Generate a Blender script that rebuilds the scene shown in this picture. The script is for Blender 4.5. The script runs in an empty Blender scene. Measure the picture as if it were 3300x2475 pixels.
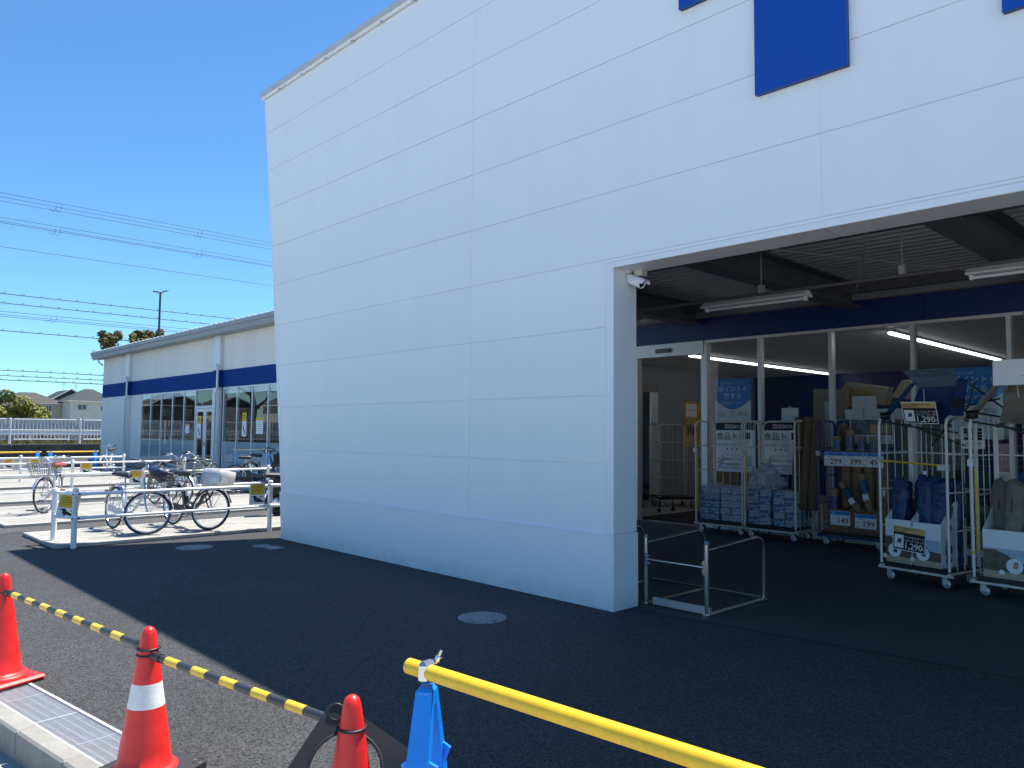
import bpy, bmesh, math, random
from mathutils import Vector, Matrix, noise
rad = math.radians
S = bpy.context.scene
COL = S.collection
random.seed(7)

# ---------------------------------------------------------------- camera
cam = bpy.data.cameras.new('camera')
cam.sensor_width = 36.0
cam.lens = 27.11
cam.clip_start = 0.05
cam.clip_end = 6000
camo = bpy.data.objects.new('camera', cam)
COL.objects.link(camo)
R = ((0.692208, -0.039294, -0.720627), (0.721653, 0.048768, 0.690535), (0.008010, -0.998037, 0.062114))
camo.matrix_world = Matrix(((R[0][0], -R[0][1], -R[0][2], 0.0),
                            (R[1][0], -R[1][1], -R[1][2], 0.0),
                            (R[2][0], -R[2][1], -R[2][2], 1.65), (0, 0, 0, 1)))
S.camera = camo

# ---------------------------------------------------------------- sky, sun, exposure
SUN = Vector((0.03, 0.45, 1.0)).normalized()          # towards the sun
w = bpy.data.worlds.new('World')
S.world = w
w.use_nodes = True
nt = w.node_tree
sky = nt.nodes.new('ShaderNodeTexSky')
sky.sky_type = 'NISHITA'
sky.sun_disc = False
sky.sun_elevation = math.asin(SUN.z)
sky.sun_rotation = math.atan2(SUN.x, SUN.y)
sky.altitude = 0
sky.air_density = 1.0
sky.dust_density = 0.1
sky.ozone_density = 2.0
bg = nt.nodes['Background']
bg.inputs[1].default_value = 0.10
tint = nt.nodes.new('ShaderNodeVectorMath')          # clearer, bluer air than the model's default
tint.operation = 'MULTIPLY'
tint.inputs[1].default_value = (.47, .77, 1.0)
nt.links.new(sky.outputs[0], tint.inputs[0])
nt.links.new(tint.outputs[0], bg.inputs[0])
sl = bpy.data.lights.new('sun', 'SUN')
sl.energy = 5.0
sl.angle = rad(0.5)
sl.color = (1.0, 0.955, 0.89)
so = bpy.data.objects.new('sun', sl)
so.rotation_euler = (-SUN).to_track_quat('-Z', 'Y').to_euler()
so.location = (0, 0, 30)
COL.objects.link(so)
S.view_settings.view_transform = 'Standard'
S.view_settings.look = 'None'
S.view_settings.gamma = 1
S.view_settings.use_curve_mapping = False
S.view_settings.exposure = 1.0
S.render.engine = 'CYCLES'
S.cycles.use_denoising = True
S.cycles.max_bounces = 8
S.cycles.diffuse_bounces = 4
S.cycles.glossy_bounces = 4
S.cycles.transparent_max_bounces = 16
S.cycles.transmission_bounces = 6
S.cycles.sample_clamp_indirect = 8

# ---------------------------------------------------------------- materials
MATS = {}
def mat(name, col=(.5, .5, .5), rough=.6, metal=0.0, var=0.0, vscale=6.0, bump=0.0, bscale=60.0, stretch=(1, 1, 1),
        spec=.5, emit=None, col2=None, detail=4.0, coat=0.0, speck=0.0, speckscale=140.0, dist=.002):
    if name in MATS:
        return MATS[name]
    m = bpy.data.materials.new(name)
    m.use_nodes = True
    n = m.node_tree
    b = n.nodes['Principled BSDF']
    b.inputs['Roughness'].default_value = rough
    b.inputs['Metallic'].default_value = metal
    b.inputs['Specular IOR Level'].default_value = spec
    b.inputs['Coat Weight'].default_value = coat
    b.inputs['Base Color'].default_value = (*col, 1)
    if emit:
        b.inputs['Emission Color'].default_value = (*emit[0], 1)
        b.inputs['Emission Strength'].default_value = emit[1]
    if var or bump or col2 or speck:
        tc = n.nodes.new('ShaderNodeTexCoord')
        mp = n.nodes.new('ShaderNodeMapping')
        mp.inputs['Scale'].default_value = stretch
        n.links.new(tc.outputs['Object'], mp.inputs[0])
        out = None
        if var or col2:
            nz = n.nodes.new('ShaderNodeTexNoise')
            nz.inputs['Scale'].default_value = vscale
            nz.inputs['Detail'].default_value = detail
            nz.inputs['Roughness'].default_value = .65
            n.links.new(mp.outputs[0], nz.inputs['Vector'])
            rp = n.nodes.new('ShaderNodeValToRGB')
            c2 = col2 if col2 else tuple(min(1, c * (1 + var)) for c in col)
            c1 = col if col2 else tuple(c * (1 - var) for c in col)
            rp.color_ramp.elements[0].position = .3
            rp.color_ramp.elements[1].position = .7
            rp.color_ramp.elements[0].color = (*c1, 1)
            rp.color_ramp.elements[1].color = (*c2, 1)
            n.links.new(nz.outputs[0], rp.inputs[0])
            out = rp.outputs[0]
        if speck:
            vo = n.nodes.new('ShaderNodeTexVoronoi')
            vo.inputs['Scale'].default_value = speckscale
            n.links.new(mp.outputs[0], vo.inputs['Vector'])
            sx = n.nodes.new('ShaderNodeSeparateColor')
            n.links.new(vo.outputs['Color'], sx.inputs[0])
            mr = n.nodes.new('ShaderNodeMapRange')
            mr.inputs['To Min'].default_value = 1 - speck
            mr.inputs['To Max'].default_value = 1 + speck
            n.links.new(sx.outputs[0], mr.inputs['Value'])
            mx = n.nodes.new('ShaderNodeVectorMath')
            mx.operation = 'SCALE'
            if out:
                n.links.new(out, mx.inputs[0])
            else:
                mx.inputs[0].default_value = col
            n.links.new(mr.outputs[0], mx.inputs['Scale'])
            out = mx.outputs[0]
        if out:
            n.links.new(out, b.inputs['Base Color'])
        if bump:
            bn = n.nodes.new('ShaderNodeTexNoise')
            bn.inputs['Scale'].default_value = bscale
            bn.inputs['Detail'].default_value = 6
            n.links.new(mp.outputs[0], bn.inputs['Vector'])
            bp = n.nodes.new('ShaderNodeBump')
            bp.inputs['Strength'].default_value = bump
            bp.inputs['Distance'].default_value = dist
            n.links.new(bn.outputs[0], bp.inputs['Height'])
            n.links.new(bp.outputs[0], b.inputs['Normal'])
    MATS[name] = m
    return m

def glassmat(name, tint=(.9, .95, .95), ior=1.55, rough=0.0, alpha=1.0):
    if name in MATS:
        return MATS[name]
    m = bpy.data.materials.new(name)
    m.use_nodes = True
    n = m.node_tree
    for q in list(n.nodes):
        if q.type == 'BSDF_PRINCIPLED':
            n.nodes.remove(q)
    o = [q for q in n.nodes if q.type == 'OUTPUT_MATERIAL'][0]
    t = n.nodes.new('ShaderNodeBsdfTransparent')
    t.inputs[0].default_value = (*tint, 1)
    g = n.nodes.new('ShaderNodeBsdfGlossy')
    g.inputs['Roughness'].default_value = rough
    g.inputs['Color'].default_value = (1, 1, 1, 1)
    f = n.nodes.new('ShaderNodeFresnel')
    f.inputs[0].default_value = ior
    mx = n.nodes.new('ShaderNodeMixShader')
    geo = n.nodes.new('ShaderNodeNewGeometry')       # no total reflection at the pane's inner face
    inv = n.nodes.new('ShaderNodeMath'); inv.operation = 'SUBTRACT'; inv.inputs[0].default_value = 1.0
    n.links.new(geo.outputs['Backfacing'], inv.inputs[1])
    mu = n.nodes.new('ShaderNodeMath'); mu.operation = 'MULTIPLY'
    n.links.new(f.outputs[0], mu.inputs[0]); n.links.new(inv.outputs[0], mu.inputs[1])
    n.links.new(mu.outputs[0], mx.inputs[0])
    n.links.new(t.outputs[0], mx.inputs[1])
    n.links.new(g.outputs[0], mx.inputs[2])
    n.links.new(mx.outputs[0], o.inputs[0])
    MATS[name] = m
    return m

def filmmat(name, col, a):
    """thin translucent film or polythene: part diffuse, part glossy, part clear"""
    if name in MATS:
        return MATS[name]
    m = bpy.data.materials.new(name)
    m.use_nodes = True
    n = m.node_tree
    b = n.nodes['Principled BSDF']
    b.inputs['Base Color'].default_value = (*col, 1)
    b.inputs['Roughness'].default_value = .18
    b.inputs['Alpha'].default_value = a
    MATS[name] = m
    return m

ASPHALT = mat('asphalt', (.037, .038, .039), .85, var=.2, vscale=.55, bump=1.0, bscale=110, speck=.85, speckscale=95, dist=.010)
LOT = mat('pale bounce lot', (.36, .35, .33), .9, var=.1, vscale=.6, bump=.5, bscale=130, speck=.3, speckscale=150)  # made paler than asphalt to bounce sunlight onto the shaded facade
OLDASPH = mat('old asphalt', (.062, .062, .061), .9, var=.12, vscale=.7, bump=.8, bscale=100, speck=.7, speckscale=95, dist=.008)
SMOOTHF = mat('canopy slab', (.045, .048, .052), .75, var=.12, vscale=1.3, bump=.2, bscale=60)
CONC = mat('pale concrete', (.285, .275, .245), .85, var=.22, vscale=1.6, bump=.25, bscale=40, stretch=(2.5, .7, 1))
CONCEDGE = mat('smooth concrete edge', (.33, .32, .29), .8, var=.12, vscale=2, bump=.12, bscale=50)
KERB = mat('kerb concrete', (.235, .228, .205), .85, var=.16, vscale=5, bump=.35, bscale=45, speck=.08)
PANEL = mat('white wall panel', (.79, .835, .84), .45, var=.02, vscale=1.3, bump=.04, bscale=3, stretch=(1.6, 1.6, .35), detail=7.0, spec=.4)
TRIM = mat('white trim', (.80, .82, .83), .4, var=.02, vscale=2)
COPE = mat('grey coping', (.55, .57, .58), .45, metal=.3, var=.08, vscale=3)
JOINT = mat('joint sealant', (.72, .75, .77), .8)
BLUE = mat('sign blue', (.003, .065, .37), .4, var=.03, vscale=2, spec=.4)
NAVY = mat('navy band', (.003, .024, .14), .45, var=.05, vscale=2)
BAND = mat('blue band panel', (.003, .042, .21), .75, var=.05, vscale=1.5, spec=.15)
BEIGE = mat('beige wall panel', (.76, .74, .69), .5, var=.04, vscale=.8, stretch=(1, 1, .3))
ALU = mat('aluminium', (.62, .63, .64), .35, metal=.75, var=.05, vscale=9)
ALUW = mat('pale aluminium', (.70, .71, .72), .4, metal=.3, var=.03, vscale=5)
STEEL = mat('stainless steel', (.62, .62, .62), .22, metal=1.0, var=.06, vscale=20)
ZINC = mat('zinc', (.60, .61, .62), .42, metal=.35, var=.06, vscale=14)
GALV = mat('galvanised deck', (.42, .43, .44), .5, metal=.3, var=.1, vscale=3)
DARKSTEEL = mat('painted girder', (.10, .105, .11), .6, var=.12, vscale=3)
CREAM = mat('cream cage paint', (.76, .70, .62), .4, var=.05, vscale=18)
CAGEBLUE = mat('blue cage paint', (.012, .06, .21), .4, var=.06, vscale=14)
BLACKPL = mat('black plastic', (.018, .018, .020), .45, var=.15, vscale=12)
RUBBER = mat('rubber', (.02, .02, .021), .7, var=.2, vscale=14, bump=.2, bscale=80)
TYRE = mat('tyre', (.022, .022, .023), .75, bump=.2, bscale=200)
WHITEP = mat('white rail paint', (.80, .81, .82), .35, var=.04, vscale=7, bump=.03, bscale=60)
WPAINT = mat('white enamel', (.78, .79, .80), .4, var=.04, vscale=9)
RED = mat('cone red', (.66, .012, .010), .42, col2=(.74, .030, .022), vscale=11, detail=8, bump=.04, bscale=80)
CONEWHITE = mat('cone reflective white', (.70, .70, .68), .5, var=.14, vscale=22, detail=8)
YEL = mat('barrier yellow', (.74, .46, .015), .4, var=.12, vscale=12, detail=8, bump=.04, bscale=70)
YELBAND = mat('bar yellow', (.74, .47, .03), .4, var=.12, vscale=18)
BARBLK = mat('bar black', (.030, .034, .040), .45, var=.2, vscale=16)
BARBLUE = mat('stand blue', (.004, .22, .74), .38, var=.1, vscale=7, bump=.03, bscale=60)
PAPER = mat('paper', (.84, .85, .85), .55, var=.02, vscale=5)
INK = mat('black ink', (.012, .012, .014), .6)
WINK = mat('white ink', (.80, .81, .82), .6)
BRINK = mat('brown ink', (.20, .085, .03), .6)
BLINK = mat('blue ink', (.03, .22, .62), .55)
LBLINK = mat('light blue ink', (.22, .45, .72), .6)
ORINK = mat('tan ink', (.70, .45, .16), .6)
REDINK = mat('red ink', (.42, .03, .02), .6)
YINK = mat('yellow ink', (.72, .46, .03), .55, var=.06, vscale=30)
GREYINK = mat('grey ink', (.36, .37, .38), .6)
GREENINK = mat('dark green ink', (.10, .11, .06), .6, var=.4, vscale=40)
CARD = mat('cardboard', (.36, .25, .15), .8, var=.08, vscale=6)
CARDW = mat('white board', (.80, .81, .82), .6, var=.03, vscale=4)
BLUECLOTH = mat('blue nylon', (.010, .040, .12), .48, var=.15, vscale=9, bump=.25, bscale=18, dist=.01)
SLATECLOTH = mat('slate cloth', (.09, .125, .19), .7, var=.12, vscale=9, bump=.25, bscale=18, dist=.01)
KHAKI = mat('khaki nylon', (.17, .145, .105), .55, var=.15, vscale=9, bump=.25, bscale=18, dist=.01)
NAVYBAG = mat('navy bag', (.012, .024, .06), .45, var=.2, vscale=9, bump=.4, bscale=14, dist=.01)
SILVERCLOTH = mat('silver cover', (.52, .53, .53), .35, metal=.25, var=.08, vscale=9, bump=.5, bscale=11, dist=.02)
BAMBOO = mat('bamboo', (.30, .20, .10), .7, var=.3, vscale=16, stretch=(9, 9, .8), bump=.2, bscale=50)
DKBAMBOO = mat('smoked bamboo', (.15, .085, .045), .7, var=.3, vscale=16, stretch=(9, 9, .8), bump=.2, bscale=50)
THREAD = mat('dark thread', (.03, .02, .015), .8)
POLY = filmmat('polythene', (.70, .76, .82), .32)
FILM = filmmat('window film', (.58, .66, .74), .9)
GLASS = glassmat('window glass', (.88, .92, .93), 1.8)
GLASSIN = glassmat('shopfront glass', (.90, .93, .94), 1.45)
INWALL = mat('interior wall', (.24, .27, .30), .6, var=.05, vscale=1)
INCEIL = mat('interior ceiling', (.78, .78, .76), .7, var=.04, vscale=2)
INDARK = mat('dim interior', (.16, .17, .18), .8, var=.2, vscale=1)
TILE = mat('floor tile', (.42, .42, .40), .35, var=.05, vscale=2)
DMAT = mat('door mat', (.025, .025, .027), .95, bump=.4, bscale=120)
LEDM = mat('led tube', (.9, .9, .9), .4, emit=((.97, .98, 1.0), 3.0))
LEDOFF = mat('opal tube off', (.70, .72, .74), .3)
CASTIRON = mat('manhole iron', (.27, .28, .28), .5, metal=.3, var=.25, vscale=26, detail=8)
PALECAST = mat('pale lid', (.25, .255, .25), .7, var=.25, vscale=12, detail=8)
BIKESILVER = mat('silver bike paint', (.58, .61, .65), .3, metal=.5, var=.05, vscale=16)
BIKEBLACK = mat('black bike paint', (.03, .03, .033), .35, var=.1, vscale=16)
BIKEWHITE = mat('white bike paint', (.72, .73, .74), .35, var=.05, vscale=16)
CHROME = mat('chrome', (.75, .75, .76), .16, metal=1.0)
SADBLK = mat('black vinyl', (.03, .032, .035), .5, var=.1, vscale=20)
SADRED = mat('red saddle', (.26, .035, .03), .5, var=.12, vscale=20)
REFL = mat('red reflector', (.55, .02, .015), .25)
BLKBASK = mat('dark mesh', (.03, .032, .034), .6)
SOIL = mat('grass ground', (.10, .10, .035), .95, col2=(.20, .155, .07), vscale=2.2, bump=.5, bscale=20)
MOSSWALL = mat('mossy retaining wall', (.05, .046, .038), .95, col2=(.17, .155, .13), vscale=.7, bump=.5, bscale=12, stretch=(1, 1, .5))
CORRW = mat('white corrugated sheet', (.48, .48, .46), .5, var=.06, vscale=2)
ROOFT = mat('slate roof', (.028, .036, .042), .85, var=.2, vscale=3)
ROOFB = mat('brown roof', (.055, .050, .046), .85, var=.2, vscale=3)
STUCCO = mat('white stucco', (.60, .60, .58), .8, var=.05, vscale=.6, bump=.2, bscale=8)
STUCCO2 = mat('beige stucco', (.50, .47, .42), .8, var=.06, vscale=.6)
DARKCLAD = mat('dark cladding', (.045, .042, .04), .7, var=.15, vscale=1)
DARKGL = mat('house window glass', (.03, .04, .05), .08, spec=.8)
BARK = mat('bark', (.075, .055, .04), .9, var=.3, vscale=5, bump=.6, bscale=14, dist=.02)
LEAFA = mat('olive leaves', (.13, .15, .025), .6, col2=(.27, .25, .05), vscale=1.4, spec=.3)
LEAFB = mat('loquat leaves', (.06, .07, .02), .6, col2=(.19, .15, .05), vscale=1.1, spec=.3)
LEAFD = mat('hedge leaves', (.02, .03, .012), .7, col2=(.055, .07, .03), vscale=1.5)
GRASSM = mat('dry grass', (.14, .13, .035), .9, col2=(.24, .17, .06), vscale=1.3)
WIREM = mat('cable', (.03, .035, .04), .6)
POLEM = mat('concrete pole', (.34, .34, .33), .85)
LAMPM = mat('lamp post paint', (.02, .022, .026), .5)
def grime(name, base, dirt, z1):
    m = mat(name, base, .5, bump=.04, bscale=3)
    n = m.node_tree
    tc = n.nodes.new('ShaderNodeTexCoord')
    sp = n.nodes.new('ShaderNodeSeparateXYZ')
    n.links.new(tc.outputs['Object'], sp.inputs[0])
    nz = n.nodes.new('ShaderNodeTexNoise')
    nz.inputs['Scale'].default_value = 5.0
    nz.inputs['Detail'].default_value = 8
    n.links.new(tc.outputs['Object'], nz.inputs['Vector'])
    mr = n.nodes.new('ShaderNodeMapRange')
    mr.inputs['From Min'].default_value = 0.0
    mr.inputs['From Max'].default_value = z1
    mr.inputs['To Min'].default_value = .62
    mr.inputs['To Max'].default_value = -.25
    n.links.new(sp.outputs['Z'], mr.inputs['Value'])
    ad = n.nodes.new('ShaderNodeMath'); ad.operation = 'MULTIPLY'; ad.use_clamp = True
    n.links.new(mr.outputs[0], ad.inputs[0]); n.links.new(nz.outputs[0], ad.inputs[1])
    mx = n.nodes.new('ShaderNodeMix'); mx.data_type = 'RGBA'
    mx.inputs['A'].default_value = (*base, 1); mx.inputs['B'].default_value = (*dirt, 1)
    n.links.new(ad.outputs[0], mx.inputs['Factor'])
    n.links.new(mx.outputs['Result'], n.nodes['Principled BSDF'].inputs['Base Color'])
    return m
BASEPANEL = grime('splashed base panel', (.79, .83, .84), (.30, .29, .27), .30)
EAVE = mat('grey eave', (.29, .32, .34), .5, var=.06, vscale=3)
def per_object(m, amount):
    """panel-to-panel tone difference"""
    n = m.node_tree
    b = n.nodes['Principled BSDF']
    src = b.inputs['Base Color'].links[0].from_socket
    oi = n.nodes.new('ShaderNodeObjectInfo')
    mr = n.nodes.new('ShaderNodeMapRange')
    mr.inputs['To Min'].default_value = 1 - amount
    mr.inputs['To Max'].default_value = 1 + amount
    n.links.new(oi.outputs['Random'], mr.inputs['Value'])
    vm = n.nodes.new('ShaderNodeVectorMath'); vm.operation = 'SCALE'
    n.links.new(src, vm.inputs[0]); n.links.new(mr.outputs[0], vm.inputs['Scale'])
    n.links.new(vm.outputs[0], b.inputs['Base Color'])
per_object(PANEL, .018); per_object(BEIGE, .03); per_object(MOSSWALL, .2); per_object(KERB, .08)
# brick-print board, tissue pack print
def packmat(name, a, b_, sc):
    m = mat(name, a, .45)
    n = m.node_tree
    tc = n.nodes.new('ShaderNodeTexCoord')
    mp = n.nodes.new('ShaderNodeMapping')
    mp.inputs['Scale'].default_value = (7, 7, 20)
    vo = n.nodes.new('ShaderNodeTexNoise')
    vo.inputs['Scale'].default_value = sc
    vo.inputs['Detail'].default_value = 3
    rp = n.nodes.new('ShaderNodeValToRGB')
    rp.color_ramp.interpolation = 'CONSTANT'
    rp.color_ramp.elements[0].color = (*a, 1)
    rp.color_ramp.elements[1].position = .52
    rp.color_ramp.elements[1].color = (*b_, 1)
    n.links.new(tc.outputs['Object'], mp.inputs[0])
    n.links.new(mp.outputs[0], vo.inputs['Vector'])
    n.links.new(vo.outputs[0], rp.inputs[0])
    n.links.new(rp.outputs[0], n.nodes['Principled BSDF'].inputs['Base Color'])
    return m
PACKB = packmat('blue tissue pack', (.09, .19, .36), (.46, .52, .57), 2.0)
PACKG = packmat('grey tissue pack', (.42, .47, .52), (.13, .24, .38), 2.2)

# ---------------------------------------------------------------- mesh builder
class MB:
    def __init__(self):
        self.v = []; self.f = []; self.s = []; self.M = None
    def _a(self, vs, fs, sm=False):
        o = len(self.v)
        for p in vs:
            p = Vector(p)
            self.v.append(self.M @ p if self.M else p)
        for f in fs:
            self.f.append([i + o for i in f]); self.s.append(sm)
    def box(self, x0, x1, y0, y1, z0, z1):
        x0, x1 = min(x0, x1), max(x0, x1); y0, y1 = min(y0, y1), max(y0, y1); z0, z1 = min(z0, z1), max(z0, z1)
        vs = [(x, y, z) for z in (z0, z1) for y in (y0, y1) for x in (x0, x1)]
        self._a(vs, [(0, 2, 3, 1), (4, 5, 7, 6), (0, 1, 5, 4), (2, 6, 7, 3), (0, 4, 6, 2), (1, 3, 7, 5)])
        return self
    def cbox(self, c, s):
        return self.box(c[0] - s[0] / 2, c[0] + s[0] / 2, c[1] - s[1] / 2, c[1] + s[1] / 2, c[2] - s[2] / 2, c[2] + s[2] / 2)
    def rbox(self, c, s, r=.01, rx=0, ry=0, rz=0):
        """chamfered box"""
        sx, sy, sz = (q / 2 for q in s)
        r = min(r, sx * .9, sy * .9, sz * .9)
        Rm = Matrix.Translation(c) @ Matrix.Rotation(rz, 4, 'Z') @ Matrix.Rotation(ry, 4, 'Y') @ Matrix.Rotation(rx, 4, 'X')
        bm = bmesh.new()
        pts = []
        for a in (-1, 1):
            for b in (-1, 1):
                for d in (-1, 1):
                    pts += [(a * sx, b * (sy - r), d * (sz - r)), (a * (sx - r), b * sy, d * (sz - r)), (a * (sx - r), b * (sy - r), d * sz)]
        for p in pts:
            bm.verts.new(p)
        bmesh.ops.convex_hull(bm, input=bm.verts)
        bmesh.ops.dissolve_limit(bm, angle_limit=.01, verts=bm.verts, edges=bm.edges)
        bm.verts.index_update()
        self._a([Rm @ v.co for v in bm.verts], [[v.index for v in f.verts] for f in bm.faces])
        bm.free()
        return self
    def tube(self, p0, p1, r, n=8, r1=None, caps=True):
        p0 = Vector(p0); p1 = Vector(p1)
        d = (p1 - p0)
        if d.length < 1e-6:
            return self
        d.normalize()
        u = d.orthogonal().normalized(); w_ = d.cross(u)
        r1 = r if r1 is None else r1
        vs = []
        for p, q in ((p0, r), (p1, r1)):
            for i in range(n):
                a = 2 * math.pi * i / n
                vs.append(p + (u * math.cos(a) + w_ * math.sin(a)) * q)
        self._a(vs, [(i, (i + 1) % n, n + (i + 1) % n, n + i) for i in range(n)], True)
        if caps:
            self._a(vs, [list(range(n))[::-1], list(range(n, 2 * n))])
        return self
    def path(self, pts, r, n=8, closed=False, caps=True):
        pts = [Vector(p) for p in pts]
        m = len(pts)
        rr = r if isinstance(r, (list, tuple)) else [r] * m
        vs = []
        up = None
        for i, p in enumerate(pts):
            a = pts[(i - 1) % m] if (closed or i > 0) else p
            b = pts[(i + 1) % m] if (closed or i < m - 1) else p
            d = (b - a).normalized()
            if up is None:
                up = d.orthogonal().normalized()
            up = (up - d * up.dot(d))
            if up.length < 1e-5:
                up = d.orthogonal()
            up.normalize()
            w_ = d.cross(up)
            for k in range(n):
                t = 2 * math.pi * k / n
                vs.append(p + (up * math.cos(t) + w_ * math.sin(t)) * rr[i])
        fs = []
        for i in range(m if closed else m - 1):
            j = (i + 1) % m
            for k in range(n):
                fs.append((i * n + k, i * n + (k + 1) % n, j * n + (k + 1) % n, j * n + k))
        self._a(vs, fs, True)
        if caps and not closed:
            self._a(vs, [list(range(n))[::-1], list(range((m - 1) * n, m * n))])
        return self
    def lathe(self, prof, c=(0, 0, 0), n=20, axis='Z', smooth=True, jitter=None):
        vs = []
        for k in range(n):
            t = 2 * math.pi * k / n
            for (r, z) in prof:
                if jitter:
                    r = r * jitter(t, z)
                p = (r * math.cos(t), r * math.sin(t), z)
                if axis == 'X':
                    p = (p[2], p[0], p[1])
                elif axis == 'Y':
                    p = (p[1], p[2], p[0])
                vs.append((p[0] + c[0], p[1] + c[1], p[2] + c[2]))
        m = len(prof)
        fs = []
        for k in range(n):
            q = (k + 1) % n
            for i in range(m - 1):
                if prof[i][0] < 1e-6 and prof[i + 1][0] < 1e-6:
                    continue
                fs.append((k * m + i, q * m + i, q * m + i + 1, k * m + i + 1))
        self._a(vs, fs, smooth)
        return self
    def ring(self, c, axis, R_, r, n=24, m=6):
        ax = Vector(axis).normalized()
        u = ax.orthogonal().normalized(); w_ = ax.cross(u)
        c = Vector(c)
        self.path([c + (u * math.cos(2 * math.pi * i / n) + w_ * math.sin(2 * math.pi * i / n)) * R_ for i in range(n)], r, m, closed=True)
        return self
    def poly(self, pts):
        self._a(pts, [list(range(len(pts)))])
        return self
    def prism(self, pts, d):
        """polygon pts extruded by vector d"""
        d = Vector(d); n = len(pts)
        pts = [Vector(p) for p in pts]
        self._a(pts + [p + d for p in pts], [list(range(n))[::-1], list(range(n, 2 * n))] + [(i, (i + 1) % n, n + (i + 1) % n, n + i) for i in range(n)])
        return self
    def grid(self, fn, nu, nv, smooth=True):
        vs = [fn(i / nu, j / nv) for j in range(nv + 1) for i in range(nu + 1)]
        fs = [(j * (nu + 1) + i, j * (nu + 1) + i + 1, (j + 1) * (nu + 1) + i + 1, (j + 1) * (nu + 1) + i) for j in range(nv) for i in range(nu)]
        self._a(vs, fs, smooth)
        return self
    def mesh(self, name):
        me = bpy.data.meshes.new(name)
        me.from_pydata([tuple(p) for p in self.v], [], self.f)
        me.polygons.foreach_set('use_smooth', self.s)
        me.update()
        return me
    def build(self, name, m, parent=None, recalc=False):
        me = self.mesh(name)
        if recalc:
            bm = bmesh.new(); bm.from_mesh(me)
            bmesh.ops.recalc_face_normals(bm, faces=bm.faces)
            bm.to_mesh(me); bm.free()
        me.materials.append(m)
        o = bpy.data.objects.new(name, me)
        COL.objects.link(o)
        if parent:
            o.parent = parent
        return o

def tag(o, label, cat, group=None):
    o['label'] = label; o['category'] = cat
    if group:
        o['group'] = group
    return o
def struct(o):
    o['kind'] = 'structure'
    return o
def stuff(o):
    o['kind'] = 'stuff'
    return o
def thing(name, label, cat, loc=(0, 0, 0), rz=0, group=None, M=None):
    o = bpy.data.objects.new(name, None)
    o.empty_display_size = .1
    COL.objects.link(o)
    if M is not None:
        o.matrix_world = M
    else:
        o.location = loc; o.rotation_euler = (0, 0, rz)
    return tag(o, label, cat, group)
def share(src, name, loc, parent, rot=None):
    o = bpy.data.objects.new(name, src.data)
    COL.objects.link(o)
    o.parent = parent; o.location = loc
    if rot:
        o.rotation_euler = rot
    return o
def kids(o):
    return [c for c in bpy.data.objects if c.parent == o]
def copytree(o, parent=None):
    c = o.copy(); COL.objects.link(c)
    if parent:
        c.parent = parent
    for ch in list(o.children):
        copytree(ch, c)
    return c

def text_mesh(body, size, bold=.0, align='CENTER', sx=1.0):
    cu = bpy.data.curves.new('lettering', 'FONT')
    cu.body = body; cu.size = size; cu.align_x = align; cu.align_y = 'CENTER'
    cu.offset = bold * size
    cu.resolution_u = 2
    o = bpy.data.objects.new('lettering', cu)
    COL.objects.link(o)
    bpy.context.view_layer.update()
    dg = bpy.context.evaluated_depsgraph_get()
    me = bpy.data.meshes.new_from_object(o.evaluated_get(dg))
    bpy.data.objects.remove(o)
    bpy.data.curves.remove(cu)
    if sx != 1.0:
        for v in me.vertices:
            v.co.x *= sx
    return me
def frame_matrix(origin, x, up):
    x = Vector(x).normalized(); up = Vector(up).normalized(); nrm = x.cross(up)
    return Matrix(((x.x, up.x, nrm.x, origin[0]), (x.y, up.y, nrm.y, origin[1]), (x.z, up.z, nrm.z, origin[2]), (0, 0, 0, 1)))
def card(name, label, cat, origin, x, up, w_, h, items=(), base=None, th=.004, group=None, parent=None, basename='sheet', curve=0.0, noback=False):
    """flat printed sheet; items in metres from its lower-left corner, each printed 0.4 mm above the last"""
    M_ = frame_matrix(origin, x, up)
    if parent is None:
        root = thing(name, label, cat, M=M_, group=group)
    else:
        root = bpy.data.objects.new(name, None); COL.objects.link(root); root.parent = parent; root.matrix_local = M_
    if not noback:
        mb = MB()
        if curve:
            mb.grid(lambda u, v: (u * w_, v * h, curve * math.sin(u * math.pi * 1.3 + v * 2.1) * (1 - v * .5)), 8, 8)
            mb.build(basename, base or PAPER, root)
        else:
            mb.box(0, w_, 0, h, -th, 0)
            mb.build(basename, base or PAPER, root)
    z = .0006 + (abs(curve) * 1.02)
    for it in items:
        k = it[0]
        if k == 'text':
            _, cx, cy, size, body, m = it[:6]
            bold = it[6] if len(it) > 6 else .012
            if any(ord(c) > 0x4dff for c in body):
                bold = min(bold, .004)          # keep the counters of dense characters open
            sx = it[7] if len(it) > 7 else 1.0
            me = text_mesh(body, size, bold, 'CENTER', sx)
            me.materials.append(m)
            o = bpy.data.objects.new('lettering', me)
            COL.objects.link(o); o.parent = root; o.location = (cx, cy, z)
        else:
            mb = MB()
            if k == 'rect':
                _, x0, y0, x1, y1, m = it
                mb.poly([(x0, y0, 0), (x1, y0, 0), (x1, y1, 0), (x0, y1, 0)])
            elif k == 'ell':
                _, cx, cy, rx, ry, m = it
                mb.poly([(cx + rx * math.cos(t * math.pi / 12), cy + ry * math.sin(t * math.pi / 12), 0) for t in range(24)])
            elif k == 'poly':
                _, pts, m = it
                mb.poly([(p[0], p[1], 0) for p in pts])
            elif k == 'rects':
                _, rs, m = it
                for (x0, y0, x1, y1) in rs:
                    mb.poly([(x0, y0, 0), (x1, y0, 0), (x1, y1, 0), (x0, y1, 0)])
            o = mb.build('printed_area', m, root)
            if k == 'rects':
                o['kind'] = 'stuff'
            o.location = (0, 0, z)
        z += .0005
    return root
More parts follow.
